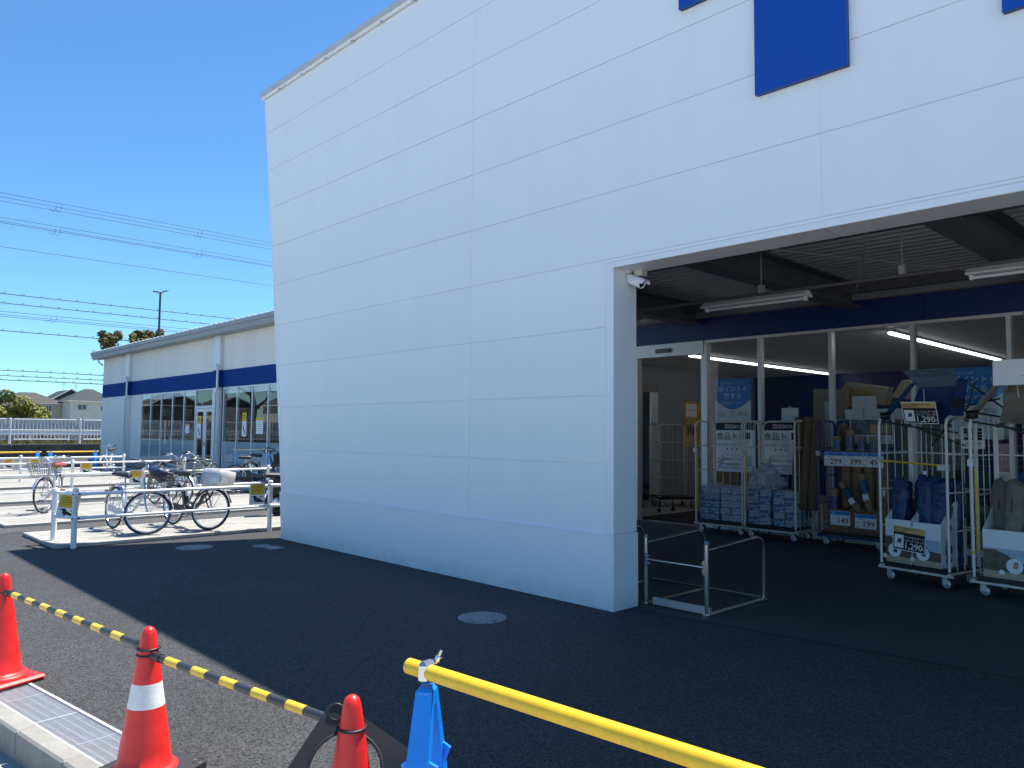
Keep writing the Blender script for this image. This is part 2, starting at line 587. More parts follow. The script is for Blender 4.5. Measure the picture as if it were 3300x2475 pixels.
ORD = ['first', 'second', 'third', 'fourth', 'fifth', 'sixth', 'seventh', 'eighth', 'ninth', 'tenth', 'eleventh', 'twelfth', 'thirteenth', 'fourteenth', 'fifteenth', 'sixteenth', 'seventeenth']

# ================================================================ GROUND
def kl(x, off=0.0):                      # line of the kerb's back edge
    return 1.07 + .13 * (x + 5.55) + off
KA = math.atan(.13)
struct(MB().poly([(-2500, -2500, -.15), (2500, -2500, -.15), (2500, 2500, -.15), (-2500, 2500, -.15)]).build('ground', LOT))
g = MB().poly([(-50, kl(-50, .26), 0), (40, kl(40, .26), 0), (40, 30, 0), (-50, 30, 0)])
struct(g.build('forecourt', ASPHALT))
struct(MB().poly([(-49.9, 2.2, .004), (-14.3, 2.2, .004), (-14.3, 11.98, .004), (-49.9, 11.98, .004)]).build('bicycle_park_asphalt', OLDASPH))
struct(MB().poly([(-4.55, 5.92, .004), (8, 7.15, .004), (8, 12.0, .004), (-11, 12.0, .004), (-11, 6.1, .004), (-4.55, 6.1, .004)]).build('entrance_floor', SMOOTHF))
# lower face under the forecourt edge and the kerb stones with their joints
kerb = MB()
kerb.M = Matrix.Translation((-5.55, 1.07, 0)) @ Matrix.Rotation(KA, 4, 'Z')
kerb.box(-46, 18, -.108, -.004, -.16, -.10)
kb = struct(kerb.build('kerb', KERB))
ks = MB().rbox((.3, 0, 0), (.594, .112, .20), .012)
km = ks.mesh('kerb_stone'); km.materials.append(KERB)
for i in range(-12, 16):
    o = bpy.data.objects.new('kerb_stone', km); COL.objects.link(o); o.parent = kb
    o.location = Vector((-5.55, 1.07, -.085)) + Matrix.Rotation(KA, 3, 'Z') @ Vector((i * .6, -.056, random.uniform(-.003, .002)))
    o.rotation_euler = (0, 0, KA + random.uniform(-.003, .003))
# drain with its steel grating
gt = thing('drain_grating', 'fine barred steel drain grating running behind the concrete kerb', 'grating', (-5.55, 1.07, 0), KA)
f_ = MB()
f_.box(-9, 10, .0, .012, -.05, .002); f_.box(-9, 10, .243, .262, -.05, .003)
f_.build('frame', ZINC, gt)
bars = MB()
x = -3.0
while x < 5.0:
    bars.box(x, x + .0035, .012, .243, -.03, -.004)
    x += .0145
stuff(bars.build('grating_bars', ZINC, gt))
b2 = MB()
for y in (.05, .10, .15, .20):
    b2.box(-9, 10, y, y + .004, -.032, -.008)
x = -8
while x < 9.5:
    b2.box(x, x + .006, .012, .243, -.032, -.0035)
    x += .5
b2.box(-9, -3, .012, .243, -.03, -.02); b2.box(5, 10, .012, .243, -.03, -.02)
b2.build('cross_bars', ZINC, gt)

# pale concrete strips of the bicycle park, each with a smoother border
def pad(x0, x1, y0, y1):
    h = .055
    o = struct(MB().box(x0 + .12, x1 - .12, y0 + .12, y1, 0, h - .002).build('bicycle_park_slab', CONC))
    for nm, b in (('edging', (x0, x0 + .12, y0, y1)), ('edging', (x1 - .12, x1, y0, y1)), ('edging', (x0 + .12, x1 - .12, y0, y0 + .12))):
        MB().rbox(((b[0] + b[1]) / 2, (b[2] + b[3]) / 2, h / 2), (b[1] - b[0], b[3] - b[2], h), .008).build(nm, CONCEDGE, o)
    # saw-cut joints across the slab
    y = y0 + 1.5
    while y < y1:
        MB().box(x0 + .12, x1 - .12, y, y + .008, h - .0015, h - .0005).build('joint', JOINT, o)
        y += 1.5
    return o
pad(-13.8, -12.0, 2.86, 11.2)
pad(-18.5, -15.0, 2.84, 11.2)
pad(-23.3, -19.7, 2.84, 11.2)
pad(-28.4, -24.4, 2.84, 11.2)
pad(-33.6, -29.6, 2.84, 11.2)
# step in front of the shop windows
struct(MB().box(-42.4, -11.2, 11.45, 11.995, 0, .16).build('shop_step', CONC))

# lids
def manhole(loc, r, label, m, holes=True, rz=0):
    t = thing('manhole_cover', label, 'manhole cover', (loc[0], loc[1], .0), rz)
    MB().lathe([(r * .93, .0), (r * .93, .006), (r, .006), (r, 0)], n=40).build('rim', m, t)
    MB().lathe([(0, .0045), (r * .915, .0045), (r * .915, 0)], n=40).build('lid', m, t)
    p = MB()
    if holes:
        for rr in (.25, .45, .65, .82):
            n = int(26 * rr) + 4
            for i in range(n):
                a0 = 2 * math.pi * i / n; a1 = a0 + 2 * math.pi / n * .62
                pts = []
                for q in range(4):
                    a = a0 + (a1 - a0) * q / 3
                    pts.append((r * rr * .93 * math.cos(a), r * rr * .93 * math.sin(a), .0045))
                for q in range(3, -1, -1):
                    a = a0 + (a1 - a0) * q / 3
                    pts.append((r * (rr + .1) * .93 * math.cos(a), r * (rr + .1) * .93 * math.sin(a), .0045))
                p.prism(pts, (0, 0, .0025))
        p.build('raised_pattern', m, t)
        h = MB()
        for a in (-.45, .45):
            h.box(a * r - .02, a * r + .02, -.72 * r - .008, -.72 * r + .008, .0045, .0075)
        h.build('lifting_slot', INK, t)
    return t
manhole((-5.2, 4.64), .215, 'round patterned iron manhole cover near the foot of the white wall', CASTIRON, rz=.9)
manhole((-10.95, 4.36), .245, 'wide pale round manhole cover beside the railing', PALECAST, False)
manhole((-10.47, 5.12), .13, 'small pale round lid at the far end of the white wall', PALECAST, False)
t = thing('utility_cover', 'small rectangular grey drain lid next to the small round lid', 'drain lid', (-10.2, 5.17, 0), .1)
MB().box(-.13, .13, -.1, .1, 0, .006).build('frame', PALECAST, t)
MB().box(-.115, .115, -.085, .085, .006, .008).build('lid', CASTIRON, t)

# ================================================================ BIG WHITE FACADE
YF, TH = 5.70, .35
XV = [-6.63, -2.545, 1.545, 5.635, 8.0]
ZR = [.705 + .65 * k for k in range(11)]
def lx(z):                               # the raked left edge
    return -10.99 - (z / 7.2) * 1.0
fac = thing('entrance_facade', 'tall white panelled entrance wall with raked left edge and wide opening', 'facade', (-7.5, YF, 0))
off = Vector((7.5, -YF, 0))
def fpart(name, mb, m):
    for i, p in enumerate(mb.v):
        mb.v[i] = p + off
    return mb.build(name, m, fac)
OPX, OPZ = -4.57, 3.22
G2 = .0035
for r in range(10):
    z0, z1 = ZR[r] + G2, ZR[r + 1] - G2
    cols = [(None, XV[0]), (XV[0], XV[1]), (XV[1], XV[2]), (XV[2], XV[3]), (XV[3], XV[4])]
    for ci, (a, b) in enumerate(cols):
        x0 = a + G2 + .002 if a is not None else None
        x1 = b - G2 - .002
        za, zb = z0, z1
        if zb < OPZ:
            if ci >= 2:
                continue
            if ci == 1:
                x1 = OPX - .09
        elif za < OPZ + .05:
            if ci >= 2:
                za = OPZ + .06
            if ci == 1:
                x1 = x1
        if ci == 1 and za < OPZ + .05 and zb > OPZ:
            # panel row that the opening's head cuts through
            fpart('wall_panel', MB().prism([(x0, YF, za), (OPX - .09, YF, za), (OPX - .09, YF, OPZ + .055), (x1, YF, OPZ + .055), (x1, YF, zb), (x0, YF, zb)], (0, .04, 0)), PANEL)
            continue
        xl0 = lx(za) + .03 if a is None else x0
        xl1 = lx(zb) + .03 if a is None else x0
        dy = random.uniform(-.0008, .0008)
        fpart('wall_panel', MB().prism([(xl0, YF + dy, za), (x1, YF + dy, za), (x1, YF + dy, zb), (xl1, YF + dy, zb)], (0, .04, 0)), PANEL)
# base course, a little proud, under the drip ledge
fpart('base_panel', MB().prism([(lx(0), YF - .012, -.02), (OPX, YF - .012, -.02), (OPX, YF - .012, .692), (lx(.692), YF - .012, .692)], (0, .05, 0)), BASEPANEL)
fpart('drip_ledge', MB().prism([(lx(.7) + .0, YF - .02, .694), (OPX + .002, YF - .02, .694), (OPX + .002, YF - .004, .708), (lx(.7), YF - .004, .708)], (0, .03, .002)), TRIM)
# core behind the panels (seen in the joints)
fpart('backing', MB().prism([(lx(0) + .02, YF + .01, 0), (OPX - .01, YF + .01, 0), (OPX - .01, YF + .01, OPZ + .01), (8, YF + .01, OPZ + .01), (8, YF + .01, 7.18), (lx(7.18) + .02, YF + .01, 7.18)], (0, TH - .03, 0)), JOINT)
# trims: raked edge, opening jamb, head
fpart('edge_trim', MB().prism([(lx(0) - .004, YF - .004, .71), (lx(0) + .03, YF - .004, .71), (lx(7.19) + .03, YF - .004, 7.19), (lx(7.19) - .004, YF - .004, 7.19)], (0, TH, 0)), TRIM)
fpart('jamb_trim', MB().box(OPX - .085, OPX + .001, YF - .003, YF + .04, .712, OPZ + .05), TRIM)
fpart('jamb_panel', MB().box(OPX - .03, OPX + .004, YF + .001, YF + TH, .71, OPZ), TRIM)
fpart('jamb_base_panel', MB().box(OPX - .03, OPX + .012, YF - .011, YF + TH + .01, -.02, .70), BASEPANEL)
fpart('head_trim', MB().box(OPX + .004, 8, YF - .004, YF + .04, OPZ - .002, OPZ + .05), TRIM)
for a, b in ((OPX + .004, -2.56), (-2.55, 1.53), (1.54, 8)):
    fpart('soffit_panel', MB().box(a + .002, b - .002, YF + .001, YF + TH, OPZ - .004, OPZ + .03), TRIM)
# vertical double joint strip
for x in XV[:4]:
    zt = 7.19
    zb = OPZ + .055 if x > OPX else .712
    fpart('joint_strip', MB().box(x - .006, x + .006, YF + .003, YF + .03, zb, zt), TRIM)
# coping with its stepped drip and clips
cp = fpart('coping', MB().prism([(lx(7.2) - .05, YF - .07, 7.20), (8.0, YF - .07, 7.20), (8.0, YF - .07, 7.275), (lx(7.2) - .06, YF - .07, 7.275)], (0, TH + .12, 0)), COPE)
fpart('coping_drip', MB().box(lx(7.2) - .03, 8, YF - .045, YF - .02, 7.155, 7.199), TRIM)
for i in range(16):
    x = -11.4 + i * .72
    MB().box(x + 7.5, x + 7.53, -.062, -.02, 7.135, 7.158).build('clip', COPE, fac)

# big blue letters on the facade
def letter(label, boxes):
    t = thing('sign_letter', label, 'letter', (boxes[0][0], YF - .05, boxes[0][2]))
    for nm, m, y0, y1, grow in (('face', BLUE, -.001, .012, 0), ('return', mat('letter return', (.01, .04, .15), .5), .012, .048, -.002)):
        mb = MB()
        for (x0, x1, z0, z1) in boxes:
            mb.box(x0 - boxes[0][0] - grow, x1 - boxes[0][0] + grow, y0, y1, z0 - boxes[0][2] - grow, z1 - boxes[0][2] + grow)
        mb.build(nm, m, t)
    return t
letter('big blue letter T fixed to the white wall above the opening', [(-3.064, -2.315, 4.40, 5.41), (-3.79, -1.59, 5.412, 6.2)])
letter('blue letter cut by the right edge of the picture, beside the T', [(-1.314, -.56, 4.40, 6.2), (-.559, .2, 5.6, 6.2), (-.559, .2, 5.0, 5.3), (.201, .6, 5.0, 6.2), (-.05, .5, 4.40, 4.999)])

# ================================================================ CANOPY behind the facade
can = thing('entrance_canopy', 'dark corrugated metal canopy roof carried on steel girders', 'canopy', (0, 9, 3.6))
co = Vector((0, -9, -3.6))
def cpart(name, mb, m, p=None):
    for i, q in enumerate(mb.v):
        mb.v[i] = q + co
    return mb.build(name, m, p or can)
prof = []
y = YF + TH
while y < 12.0:
    prof += [(y, 4.02), (y + .07, 4.02), (y + .10, 3.96), (y + .17, 3.96)]
    y += .2
mb = MB()
mb._a([(xx, p[0], p[1]) for xx in (-10.9, 8) for p in prof], [(i, i + 1, len(prof) + i + 1, len(prof) + i) for i in range(len(prof) - 1)])
cpart('deck', mb, GALV)
cpart('roof_sheet', MB().box(-10.9, 8, YF + TH, 11.99, 4.03, 4.06), GALV)
for bx in (-7.7, -4.91, -2.305, .30, 2.9):
    mb = MB()
    mb.box(bx - .155, bx + .155, YF + TH, 11.98, 3.60, 3.618)
    mb.box(bx - .155, bx + .155, YF + TH, 11.98, 3.94, 3.957)
    mb.box(bx - .006, bx + .006, YF + TH, 11.98, 3.618, 3.94)
    cpart('girder', mb, DARKSTEEL)
for yy, zz in ((6.35, 3.86), (8.2, 3.86), (11.6, 3.86)):
    mb = MB()
    mb.box(-10.9, 8, yy - .05, yy + .05, zz - .1, zz - .09); mb.box(-10.9, 8, yy - .004, yy + .004, zz - .09, zz + .08); mb.box(-10.9, 8, yy - .05, yy + .05, zz + .085, zz + .095)
    cpart('purlin', mb, DARKSTEEL)
for a, b in (((-4.75, 6.5), (-2.46, 11.7)), ((-4.75, 11.7), (-2.46, 6.5)), ((-2.15, 6.5), (.2, 11.7)), ((-2.15, 11.7), (.2, 6.5))):
    cpart('brace_rod', MB().tube((a[0], a[1], 3.70), (b[0], b[1], 3.70), .009, 6), GALV)
cpart('light_rail', MB().box(-10.6, 8, 8.475, 8.505, 3.305, 3.335), DARKSTEEL)
for x in (-8.2, -6.7, -4.55, -2.95, -.5, 1.5):
    h = cpart('hanger_rod', MB().tube((x, 8.49, 3.34), (x, 8.49, 3.96), .006, 6), GALV)
    cpart('bracket', MB().box(x - .03, x + .03, 8.46, 8.52, 3.335, 3.43), GALV, h)
def strip_light(x0, label):
    t = thing('canopy_light', label, 'light fitting', (x0, 8.49, 3.29), 0, 'unlit strip lights under the canopy')
    L = 1.36
    MB().prism([(0, -.03, .008), (0, .03, .008), (0, .105, -.05), (0, .105, -.062), (0, -.105, -.062), (0, -.105, -.05)], (L, 0, 0)).build('reflector', WPAINT, t)
    MB().tube((.05, 0, -.085), (L - .05, 0, -.085), .016, 10).build('tube', LEDOFF, t)
    for xx in (.02, L - .05):
        MB().box(xx, xx + .03, -.025, .025, -.108, -.062).build('tube_holder', WPAINT, t)
strip_light(-5.33, 'unlit white strip light under the canopy above the entrance door')
strip_light(-2.34, 'unlit white strip light under the canopy at the right picture edge')
strip_light(-8.40, 'unlit white strip light under the canopy hidden behind the white pillar')
# security camera on the soffit
t = thing('security_camera', 'white bullet security camera on the soffit by the pillar', 'camera', (-4.585, 5.93, OPZ - .004))
MB().lathe([(0, 0), (.055, 0), (.055, -.014), (.022, -.02), (.022, -.085), (0, -.085)], n=16).build('mount', WPAINT, t)
MB().tube((0, 0, -.075), (.05, -.01, -.10), .016, 10).build('swivel', WPAINT, t)
d = Vector((.72, -.12, -.30)).normalized()
Mt = Matrix.Translation((.03, -.005, -.085)) @ d.to_track_quat('X', 'Z').to_matrix().to_4x4()
b = MB(); b.M = Mt
b.lathe([(0, 0), (.035, 0), (.042, .02), (.042, .19), (.036, .195), (.036, .18), (0, .18)], n=18, axis='X')
b.build('body', WPAINT, t)
b = MB(); b.M = Mt
b.grid(lambda u, v: (.005 + u * .24, .05 * math.cos(math.pi * v), .012 + .045 * math.sin(math.pi * v)), 2, 10)
b.build('sunshield', WPAINT, t)
b = MB(); b.M = Mt
b.lathe([(0, .181), (.034, .181)], n=18, axis='X')
b.build('lens', mat('lens', (.01, .01, .012), .1), t)
MB().rbox((.125, .05, -.03), (.10, .09, .06), .006).build('junction_box', mat('junction box', (.52, .50, .46), .5), t)
MB().path([(.04, .03, -.01), (.055, .04, -.04), (.07, .045, -.035)], .006, 6).build('cable', INK, t)
t = thing('round_lamp', 'round shallow lamp hanging near the pillar under the canopy', 'lamp', (-8.0, 11.0, 3.62))
MB().lathe([(0, .03), (.10, .03), (.17, 0), (.185, -.02), (.17, -.035), (0, -.05)], n=24).build('shade', GALV, t)
MB().tube((0, 0, .03), (0, 0, .34), .008, 6).build('stem', GALV, t)

# ================================================================ SHOP FRONT under the canopy
YS = 12.0
sf = thing('glazed_entrance', 'glazed shop entrance with aluminium frames under a navy band', 'shop front', (-6, YS, 0))
so_ = Vector((6, -YS, 0))
def spart(name, mb, m, p=None):
    for i, q in enumerate(mb.v):
        mb.v[i] = q + so_
    return mb.build(name, m, p or sf)
spart('upper_wall', MB().box(-11.0, 8, YS, YS + .15, 3.702, 5.05), INWALL)
xb = [-11.0, -10.0, -9.04, -8.36, -7.68] + [-7.68 + 1.9 * i for i in range(1, 9)]
for a, b in zip(xb[:-1], xb[1:]):
    spart('band_panel', MB().box(a + .003, b - .003, YS - .03, YS + .12, 3.315, 3.70), NAVY)
spart('band_flashing', MB().box(-11, 8, YS - .045, YS - .001, 3.702, 3.72), DARKSTEEL)
spart('side_wall', MB().box(-11.0, -9.06, YS, YS + .12, 0, 3.31), INWALL)
MUL = [-7.51, -6.47, -5.26, -4.05, -2.83]
spart('head_frame', MB().box(-7.53, -2.66, YS - .03, YS + .08, 3.265, 3.312), ALUW)
spart('sill_frame', MB().box(-7.53, -2.66, YS - .03, YS + .08, 0.0, .09), ALUW)
for x in MUL:
    spart('mullion', MB().box(x - .028, x + .028, YS - .04, YS + .09, .09, 3.265), ALUW)
for a, b in zip(MUL[:-1], MUL[1:]):
    spart('glass_pane', MB().box(a + .028, b - .028, YS + .02, YS + .026, .09, 3.265), GLASSIN)
spart('end_wall', MB().box(-2.65, 8, YS - .02, YS + .12, 0, 3.31), BEIGE)
spart('door_header', MB().box(-9.06, -7.54, YS - .06, YS + .10, 3.075, 3.308), ALUW)
dj = spart('door_jamb', MB().box(-9.06, -9.0, YS - .04, YS + .10, .004, 3.073), ALUW)
dj = spart('door_jamb', MB().box(-7.60, -7.54, YS - .035, YS + .10, .004, 3.073), ALUW)
spart('door_sensor', MB().rbox((-8.38, YS - .085, 3.18), (.33, .05, .075), .012), mat('sensor', (.12, .12, .13), .4))
spart('threshold', MB().box(-9.0, -7.6, YS - .05, YS + .1, .004, .014), STEEL)

# interior behind the glass
struct(MB().box(-11.5, 8, YS + .1, 20.6, .006, .012).build('shop_floor', TILE))
struct(MB().box(-9.2, -6.6, YS + .12, 14.2, .013, .018).build('entrance_mat', DMAT))
struct(MB().box(-11.5, 8, YS + .13, 20.6, 3.28, 3.34).build('shop_ceiling', INCEIL))
struct(MB().box(-11.42, 8, 20.602, 20.7, 0, 3.28).build('shop_back_wall', NAVY))
struct(MB().box(-18.1, -11.43, 20.6, 20.7, 0, 3.28).build('shop_back_wall', INDARK))
struct(MB().box(-18, -11.43, 12.2, 20.6, 3.285, 3.34).build('shop_ceiling', INDARK))
struct(MB().box(-11.42, -11.3, YS + .13, 15.1, 0.012, 3.28).build('shop_side_wall', INWALL))
struct(MB().box(-11.42, -11.3, 15.8, 20.6, 0.012, 3.28).build('shop_side_wall', INWALL))
struct(MB().box(-11.42, -11.3, 15.1, 15.8, 2.66, 3.28).build('shop_side_wall', INWALL))
struct(MB().box(-18, -17.9, 13, 20, 0, 3.28).build('shop_side_wall', INDARK))
struct(MB().box(7.9, 8, YS + .13, 20.6, 0.012, 3.28).build('shop_side_wall', INWALL))
t = thing('inner_door', 'aluminium inner sliding door in the left wall of the lobby', 'door', (-11.28, 15.45, 0.012))
MB().box(-.03, .02, .07, .35, 0, 2.64).build('door_leaf', ALUW, t)
MB().box(-.03, .03, -.35, -.30, 0, 2.64).build('jamb', ALU, t)
MB().box(-.03, .04, -.36, .36, 2.64, 2.86).build('header', mat('dim header', (.24, .21, .19), .6), t)
for (x, y0, y1, lab) in ((-8.8, 13.4, 20.3, 'long glowing light strip over the entrance lobby'), (-4.55, 12.45, 18.6, 'long glowing light strip on the right behind the glass')):
    t = thing('light_strip', lab, 'light strip', (x, y0, 3.28))
    MB().box(-.05, .05, 0, y1 - y0, -.03, -.001).build('housing', WPAINT, t)
    MB().rbox((0, (y1 - y0) / 2, -.05), (.05, y1 - y0 - .05, .04), .015).build('tube', LEDM, t)
for i, (y, z) in enumerate(((13.9, 2.95), (15.4, 3.0), (17.0, 2.8))):
    t = thing('light_strip', 'small lit strip deep inside, %s seen through the inner door' % ORD[i], 'light strip', (-16.0, y, z))
    MB().box(-.5, .5, -.04, .04, 0, .03).build('housing', WPAINT, t)
    MB().box(-.5, .5, -.03, .03, -.03, -.001).build('tube', LEDM, t)

# ================================================================ LEFT WING OF THE SHOP
lw = thing('shop_wing', 'long low shop wing with a blue band and tall windows', 'building', (-27, YS, 0))
lo = Vector((27, -YS, 0))
def lpart(name, mb, m, p=None):
    for i, q in enumerate(mb.v):
        mb.v[i] = q + lo
    return mb.build(name, m, p or lw)
XC = -42.4
n = 35; pw = (-11.0 - XC) / n
up = MB().rbox((pw / 2, .06, .68), (pw - .006, .12, 1.36), .004); um = up.mesh('upper_wall_panel'); um.materials.append(BEIGE)
bd = MB().rbox((pw / 2, .05, .318), (pw - .005, .13, .636), .004); bm_ = bd.mesh('band_panel'); bm_.materials.append(BAND)
for i in range(n):
    x = XC + i * pw
    for nm, me, z in (('upper_wall_panel', um, 3.85), ('band_panel', bm_, 3.212)):
        o = bpy.data.objects.new(nm, me); COL.objects.link(o); o.parent = lw; o.location = (x + 27, 0, z)
pwl = (-36.62 - XC) / 6
low = MB().rbox((pwl / 2, .06, 1.52), (pwl - .006, .12, 3.04), .004); lm = low.mesh('lower_wall_panel'); lm.materials.append(BEIGE)
for i in range(6):
    o = bpy.data.objects.new('lower_wall_panel', lm); COL.objects.link(o); o.parent = lw; o.location = (XC + i * pwl + 27, 0, .165)
lpart('core_wall', MB().box(XC + .02, -11.01, YS + .12, YS + .2, 3.2, 5.3), JOINT)
lpart('end_wall', MB().box(XC, XC + .2, YS + .121, 40, 0, 5.3), BEIGE)
lpart('roof', MB().box(XC - .1, 8, YS - .1, 40, 5.30, 5.40), mat('roof sheet', (.66, .67, .66), .4, metal=.3))
ge = lpart('gutter', MB().prism([(XC - .32, 11.52, 5.14), (XC - .32, 11.5, 5.30), (XC - .32, 11.45, 5.33), (XC - .32, 11.45, 5.47), (XC - .32, 11.98, 5.47), (XC - .32, 11.98, 5.14)], (42.4 + .32 - 11.0, 0, 0)), EAVE)
mb = MB()
x = XC - .2
while x < -11.2:
    mb.prism([(x, 11.50, 5.40), (x + .09, 11.50, 5.40), (x + .07, 11.50, 5.53), (x + .02, 11.50, 5.53)], (0, 1.6, .05))
    x += .45
stuff(lpart('roof_seams', mb, mat('roof seam', (.78, .79, .78), .4)))
for x0, x1 in ((-38.62, -38.08), (-28.58, -28.02), (-18.5, -17.95)):
    lpart('pilaster', MB().box(x0, x1, YS - .14, YS - .005, 3.86, 5.14), ALUW)
    lpart('pilaster_band', MB().box(x0 - .01, x1 + .01, YS - .15, YS - .02, 3.21, 3.858), BAND)
    lpart('pilaster', MB().box(x0, x1, YS - .14, YS - .005, .16, 3.208), ALUW)
    d_ = lpart('downpipe', MB().path([(x1 - .1, YS - .22, 4.05), (x1 + .04, YS - .22, 3.95), (x1 + .04, YS - .22, 3.15), (x1 - .12, YS - .22, 3.0), (x1 - .12, YS - .22, .2)], .045, 8), ALUW)
    for z in (4.02, 3.05, 2.2, 1.2):
        lpart('pipe_clip', MB().ring((x1 - (.12 if z < 3.1 else -.02), YS - .22, z), (0, 0, 1), .05, .010, 14, 5), ALU, d_)
    lpart('pilaster_foot', MB().box(x0 - .03, x1 + .03, YS - .17, YS - .004, .161, .42), ALU)
lpart('gutter_outlet', MB().path([(XC - .1, 11.75, 5.14), (XC - .1, 11.8, 4.98), (XC + .02, 11.95, 4.85)], .04, 8), ALU)
WX = [-36.55, -35.4, -34.15, -32.87, -31.62, -30.45]
WX2 = [-27.85, -26.7, -25.5, -24.3, -23.1, -21.9, -20.7, -19.5, -18.6]
WX3 = [-17.9, -16.7, -15.5, -14.3, -13.1, -11.9, -11.1]
def window_row(xs, z0=.22, z1=3.16):
    fr = lpart('window_frame', MB().box(xs[0] - .05, xs[-1] + .05, YS - .03, YS + .08, z1, z1 + .05).box(xs[0] - .05, xs[-1] + .05, YS - .03, YS + .08, .16, z0), ALUW)
    for x in xs:
        lpart('mullion', MB().box(x - .035, x + .035, YS - .03, YS + .05, z0, z1), ALUW)
    for a, b in zip(xs[:-1], xs[1:]):
        pn = lpart('glass_pane', MB().box(a + .035, b - .035, YS - .018, YS - .012, z0, z1), GLASS)
        lpart('lower_film', MB().box(a + .036, b - .036, YS - .008, YS - .006, z0, 1.22), FILM)
        lpart('blind', MB().box(a + .06, b - .06, YS + .02, YS + .03, z1 - .16 - random.uniform(0, .08), z1), CARDW)
window_row(WX); window_row(WX2); window_row(WX3)
# glazed double door with transom
lpart('door_frame', MB().box(-30.40, -28.60, YS - .04, YS + .09, 3.16, 3.208).box(-30.40, -28.60, YS - .05, YS + .09, 2.47, 2.56).box(-28.68, -28.60, YS - .04, YS + .09, .16, 2.47), ALUW)
lpart('transom_pane', MB().box(-30.38, -28.62, YS + .01, YS + .016, 2.56, 3.16), GLASS)
for x0, x1, hs in ((-30.38, -29.53, 1), (-29.51, -28.69, -1)):
    f2 = MB().box(x0, x0 + .13, YS - .02, YS + .04, .18, 2.46).box(x1 - .13, x1, YS - .02, YS + .04, .18, 2.46).box(x0 + .13, x1 - .13, YS - .02, YS + .04, 2.33, 2.46).box(x0 + .13, x1 - .13, YS - .02, YS + .04, .18, .36)
    dd = lpart('door_leaf', f2, ALUW)
    lpart('glass_pane', MB().box(x0 + .13, x1 - .13, YS - .015, YS - .009, .36, 2.33), GLASS, dd)
    hx = x1 - .06 if hs > 0 else x0 + .06
    lpart('door_handle', MB().cbox((hx, YS - .04, 1.1), (.04, .04, .16)), ALU, dd)
# dim interior of the wing
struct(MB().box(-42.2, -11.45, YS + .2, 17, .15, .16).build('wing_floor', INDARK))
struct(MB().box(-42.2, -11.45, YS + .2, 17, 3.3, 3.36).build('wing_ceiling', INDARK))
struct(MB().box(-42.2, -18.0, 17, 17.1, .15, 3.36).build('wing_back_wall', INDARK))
def notice(x, z, w_, h, lab, kind):
    it = [('rect', .0, h * .62, w_, h, YINK), ('rects', [(w_ * .15, h * .75, w_ * .85, h * .79), (w_ * .15, h * .85, w_ * .85, h * .89)], BRINK)]
    if kind == 0:
        it.append(('poly', [(w_ * .2, h * .5), (w_ * .45, h * .42), (w_ * .8, h * .12), (w_ * .6, h * .1), (w_ * .35, h * .3)], INK))
    else:
        it = [('rect', 0, h * .8, w_, h, YINK), ('rects', [(w_ * .12, h * (.2 + .12 * k), w_ * .88, h * (.23 + .12 * k)) for k in range(5)], GREYINK)]
    card('window_notice', lab, 'notice', (x, YS - .02, z), (1, 0, 0), (0, 0, 1), w_, h, it, th=.002)
notice(-30.22, 1.33, .36, .85, 'yellow and white bird notice on the glass door', 0)
notice(-26.25, 1.42, .34, .84, 'tall yellow and white bird notice in the window right of the door', 0)
notice(-25.15, 1.52, .52, .56, 'broad white notice with a yellow heading in the window', 1)
notice(-31.4, 1.5, .40, .36, 'small white notice in the window left of the glass door', 1)

# ================================================================ CONES, BARS, BARRIER
def cone(loc, label, band, rz, base=True):
    t = thing('traffic_cone', label, 'traffic cone', (loc[0], loc[1], loc[2]), rz, 'red cones along the kerb')
    b0 = .03
    def r(z):
        return .128 - (.128 - .034) * (z - b0) / (.66 - b0)
    def seg(z0, z1):
        n_ = 4
        return [(r(z0 + (z1 - z0) * i / n_), z0 + (z1 - z0) * i / n_) for i in range(n_ + 1)]
    if band:
        MB().lathe([(.155, .03), (.150, .045), (.136, .052)] + seg(.06, .33), n=32).build('lower_body', RED, t)
        MB().lathe(seg(.33, .44), n=32).build('reflective_band', CONEWHITE, t)
        z1 = .44
    else:
        MB().lathe([(.165, .03), (.163, .05), (.15, .058), (.136, .06)] + seg(.075, .475), n=32).build('lower_body', RED, t)
        z1 = .475
    MB().lathe(seg(z1, .655) + [(.031, .672), (.024, .688), (.012, .697), (0, .70)], n=32).build('upper_body', RED, t)
    if base:
        MB().rbox((0, 0, .017), (.38, .38, .034), .014).build('base_plate', RED, t)
    return t
def weight(name, label, M_, a=.40, hole=.135):
    t = thing(name, label, 'cone weight', M=M_)
    # square plate with a round hole and cut corners
    n_ = 48
    vo_, vi = [], []
    for i in range(n_):
        th = 2 * math.pi * (i + .5) / n_
        c, s_ = math.cos(th), math.sin(th)
        k = a / 2 / max(abs(c), abs(s_))
        k = min(k, a / 2 * 1.32)
        vo_.append((k * c, k * s_)); vi.append((hole * c, hole * s_))
    vs = [(x, y, z) for (ring, z) in ((vo_, 0), (vi, 0), (vo_, .032), (vi, .036)) for (x, y) in ring]
    fs = []
    for i in range(n_):
        j = (i + 1) % n_
        fs += [(n_ + i, n_ + j, j, i), (2 * n_ + i, 2 * n_ + j, 3 * n_ + j, 3 * n_ + i), (i, j, 2 * n_ + j, 2 * n_ + i), (n_ + j, n_ + i, 3 * n_ + i, 3 * n_ + j)]
    m_ = MB(); m_._a(vs, fs)
    m_.build('plate', RUBBER, t)
    e = MB().lathe([(.024, .033), (.027, .037), (.030, .033)], c=(a * .40, a * .40, 0), n=20)
    e.build('moulded_mark', BLACKPL, t)
    MB().ring((0, 0, .036), (0, 0, 1), hole + .004, .006, 40, 6).build('rim', RUBBER, t)
    return t
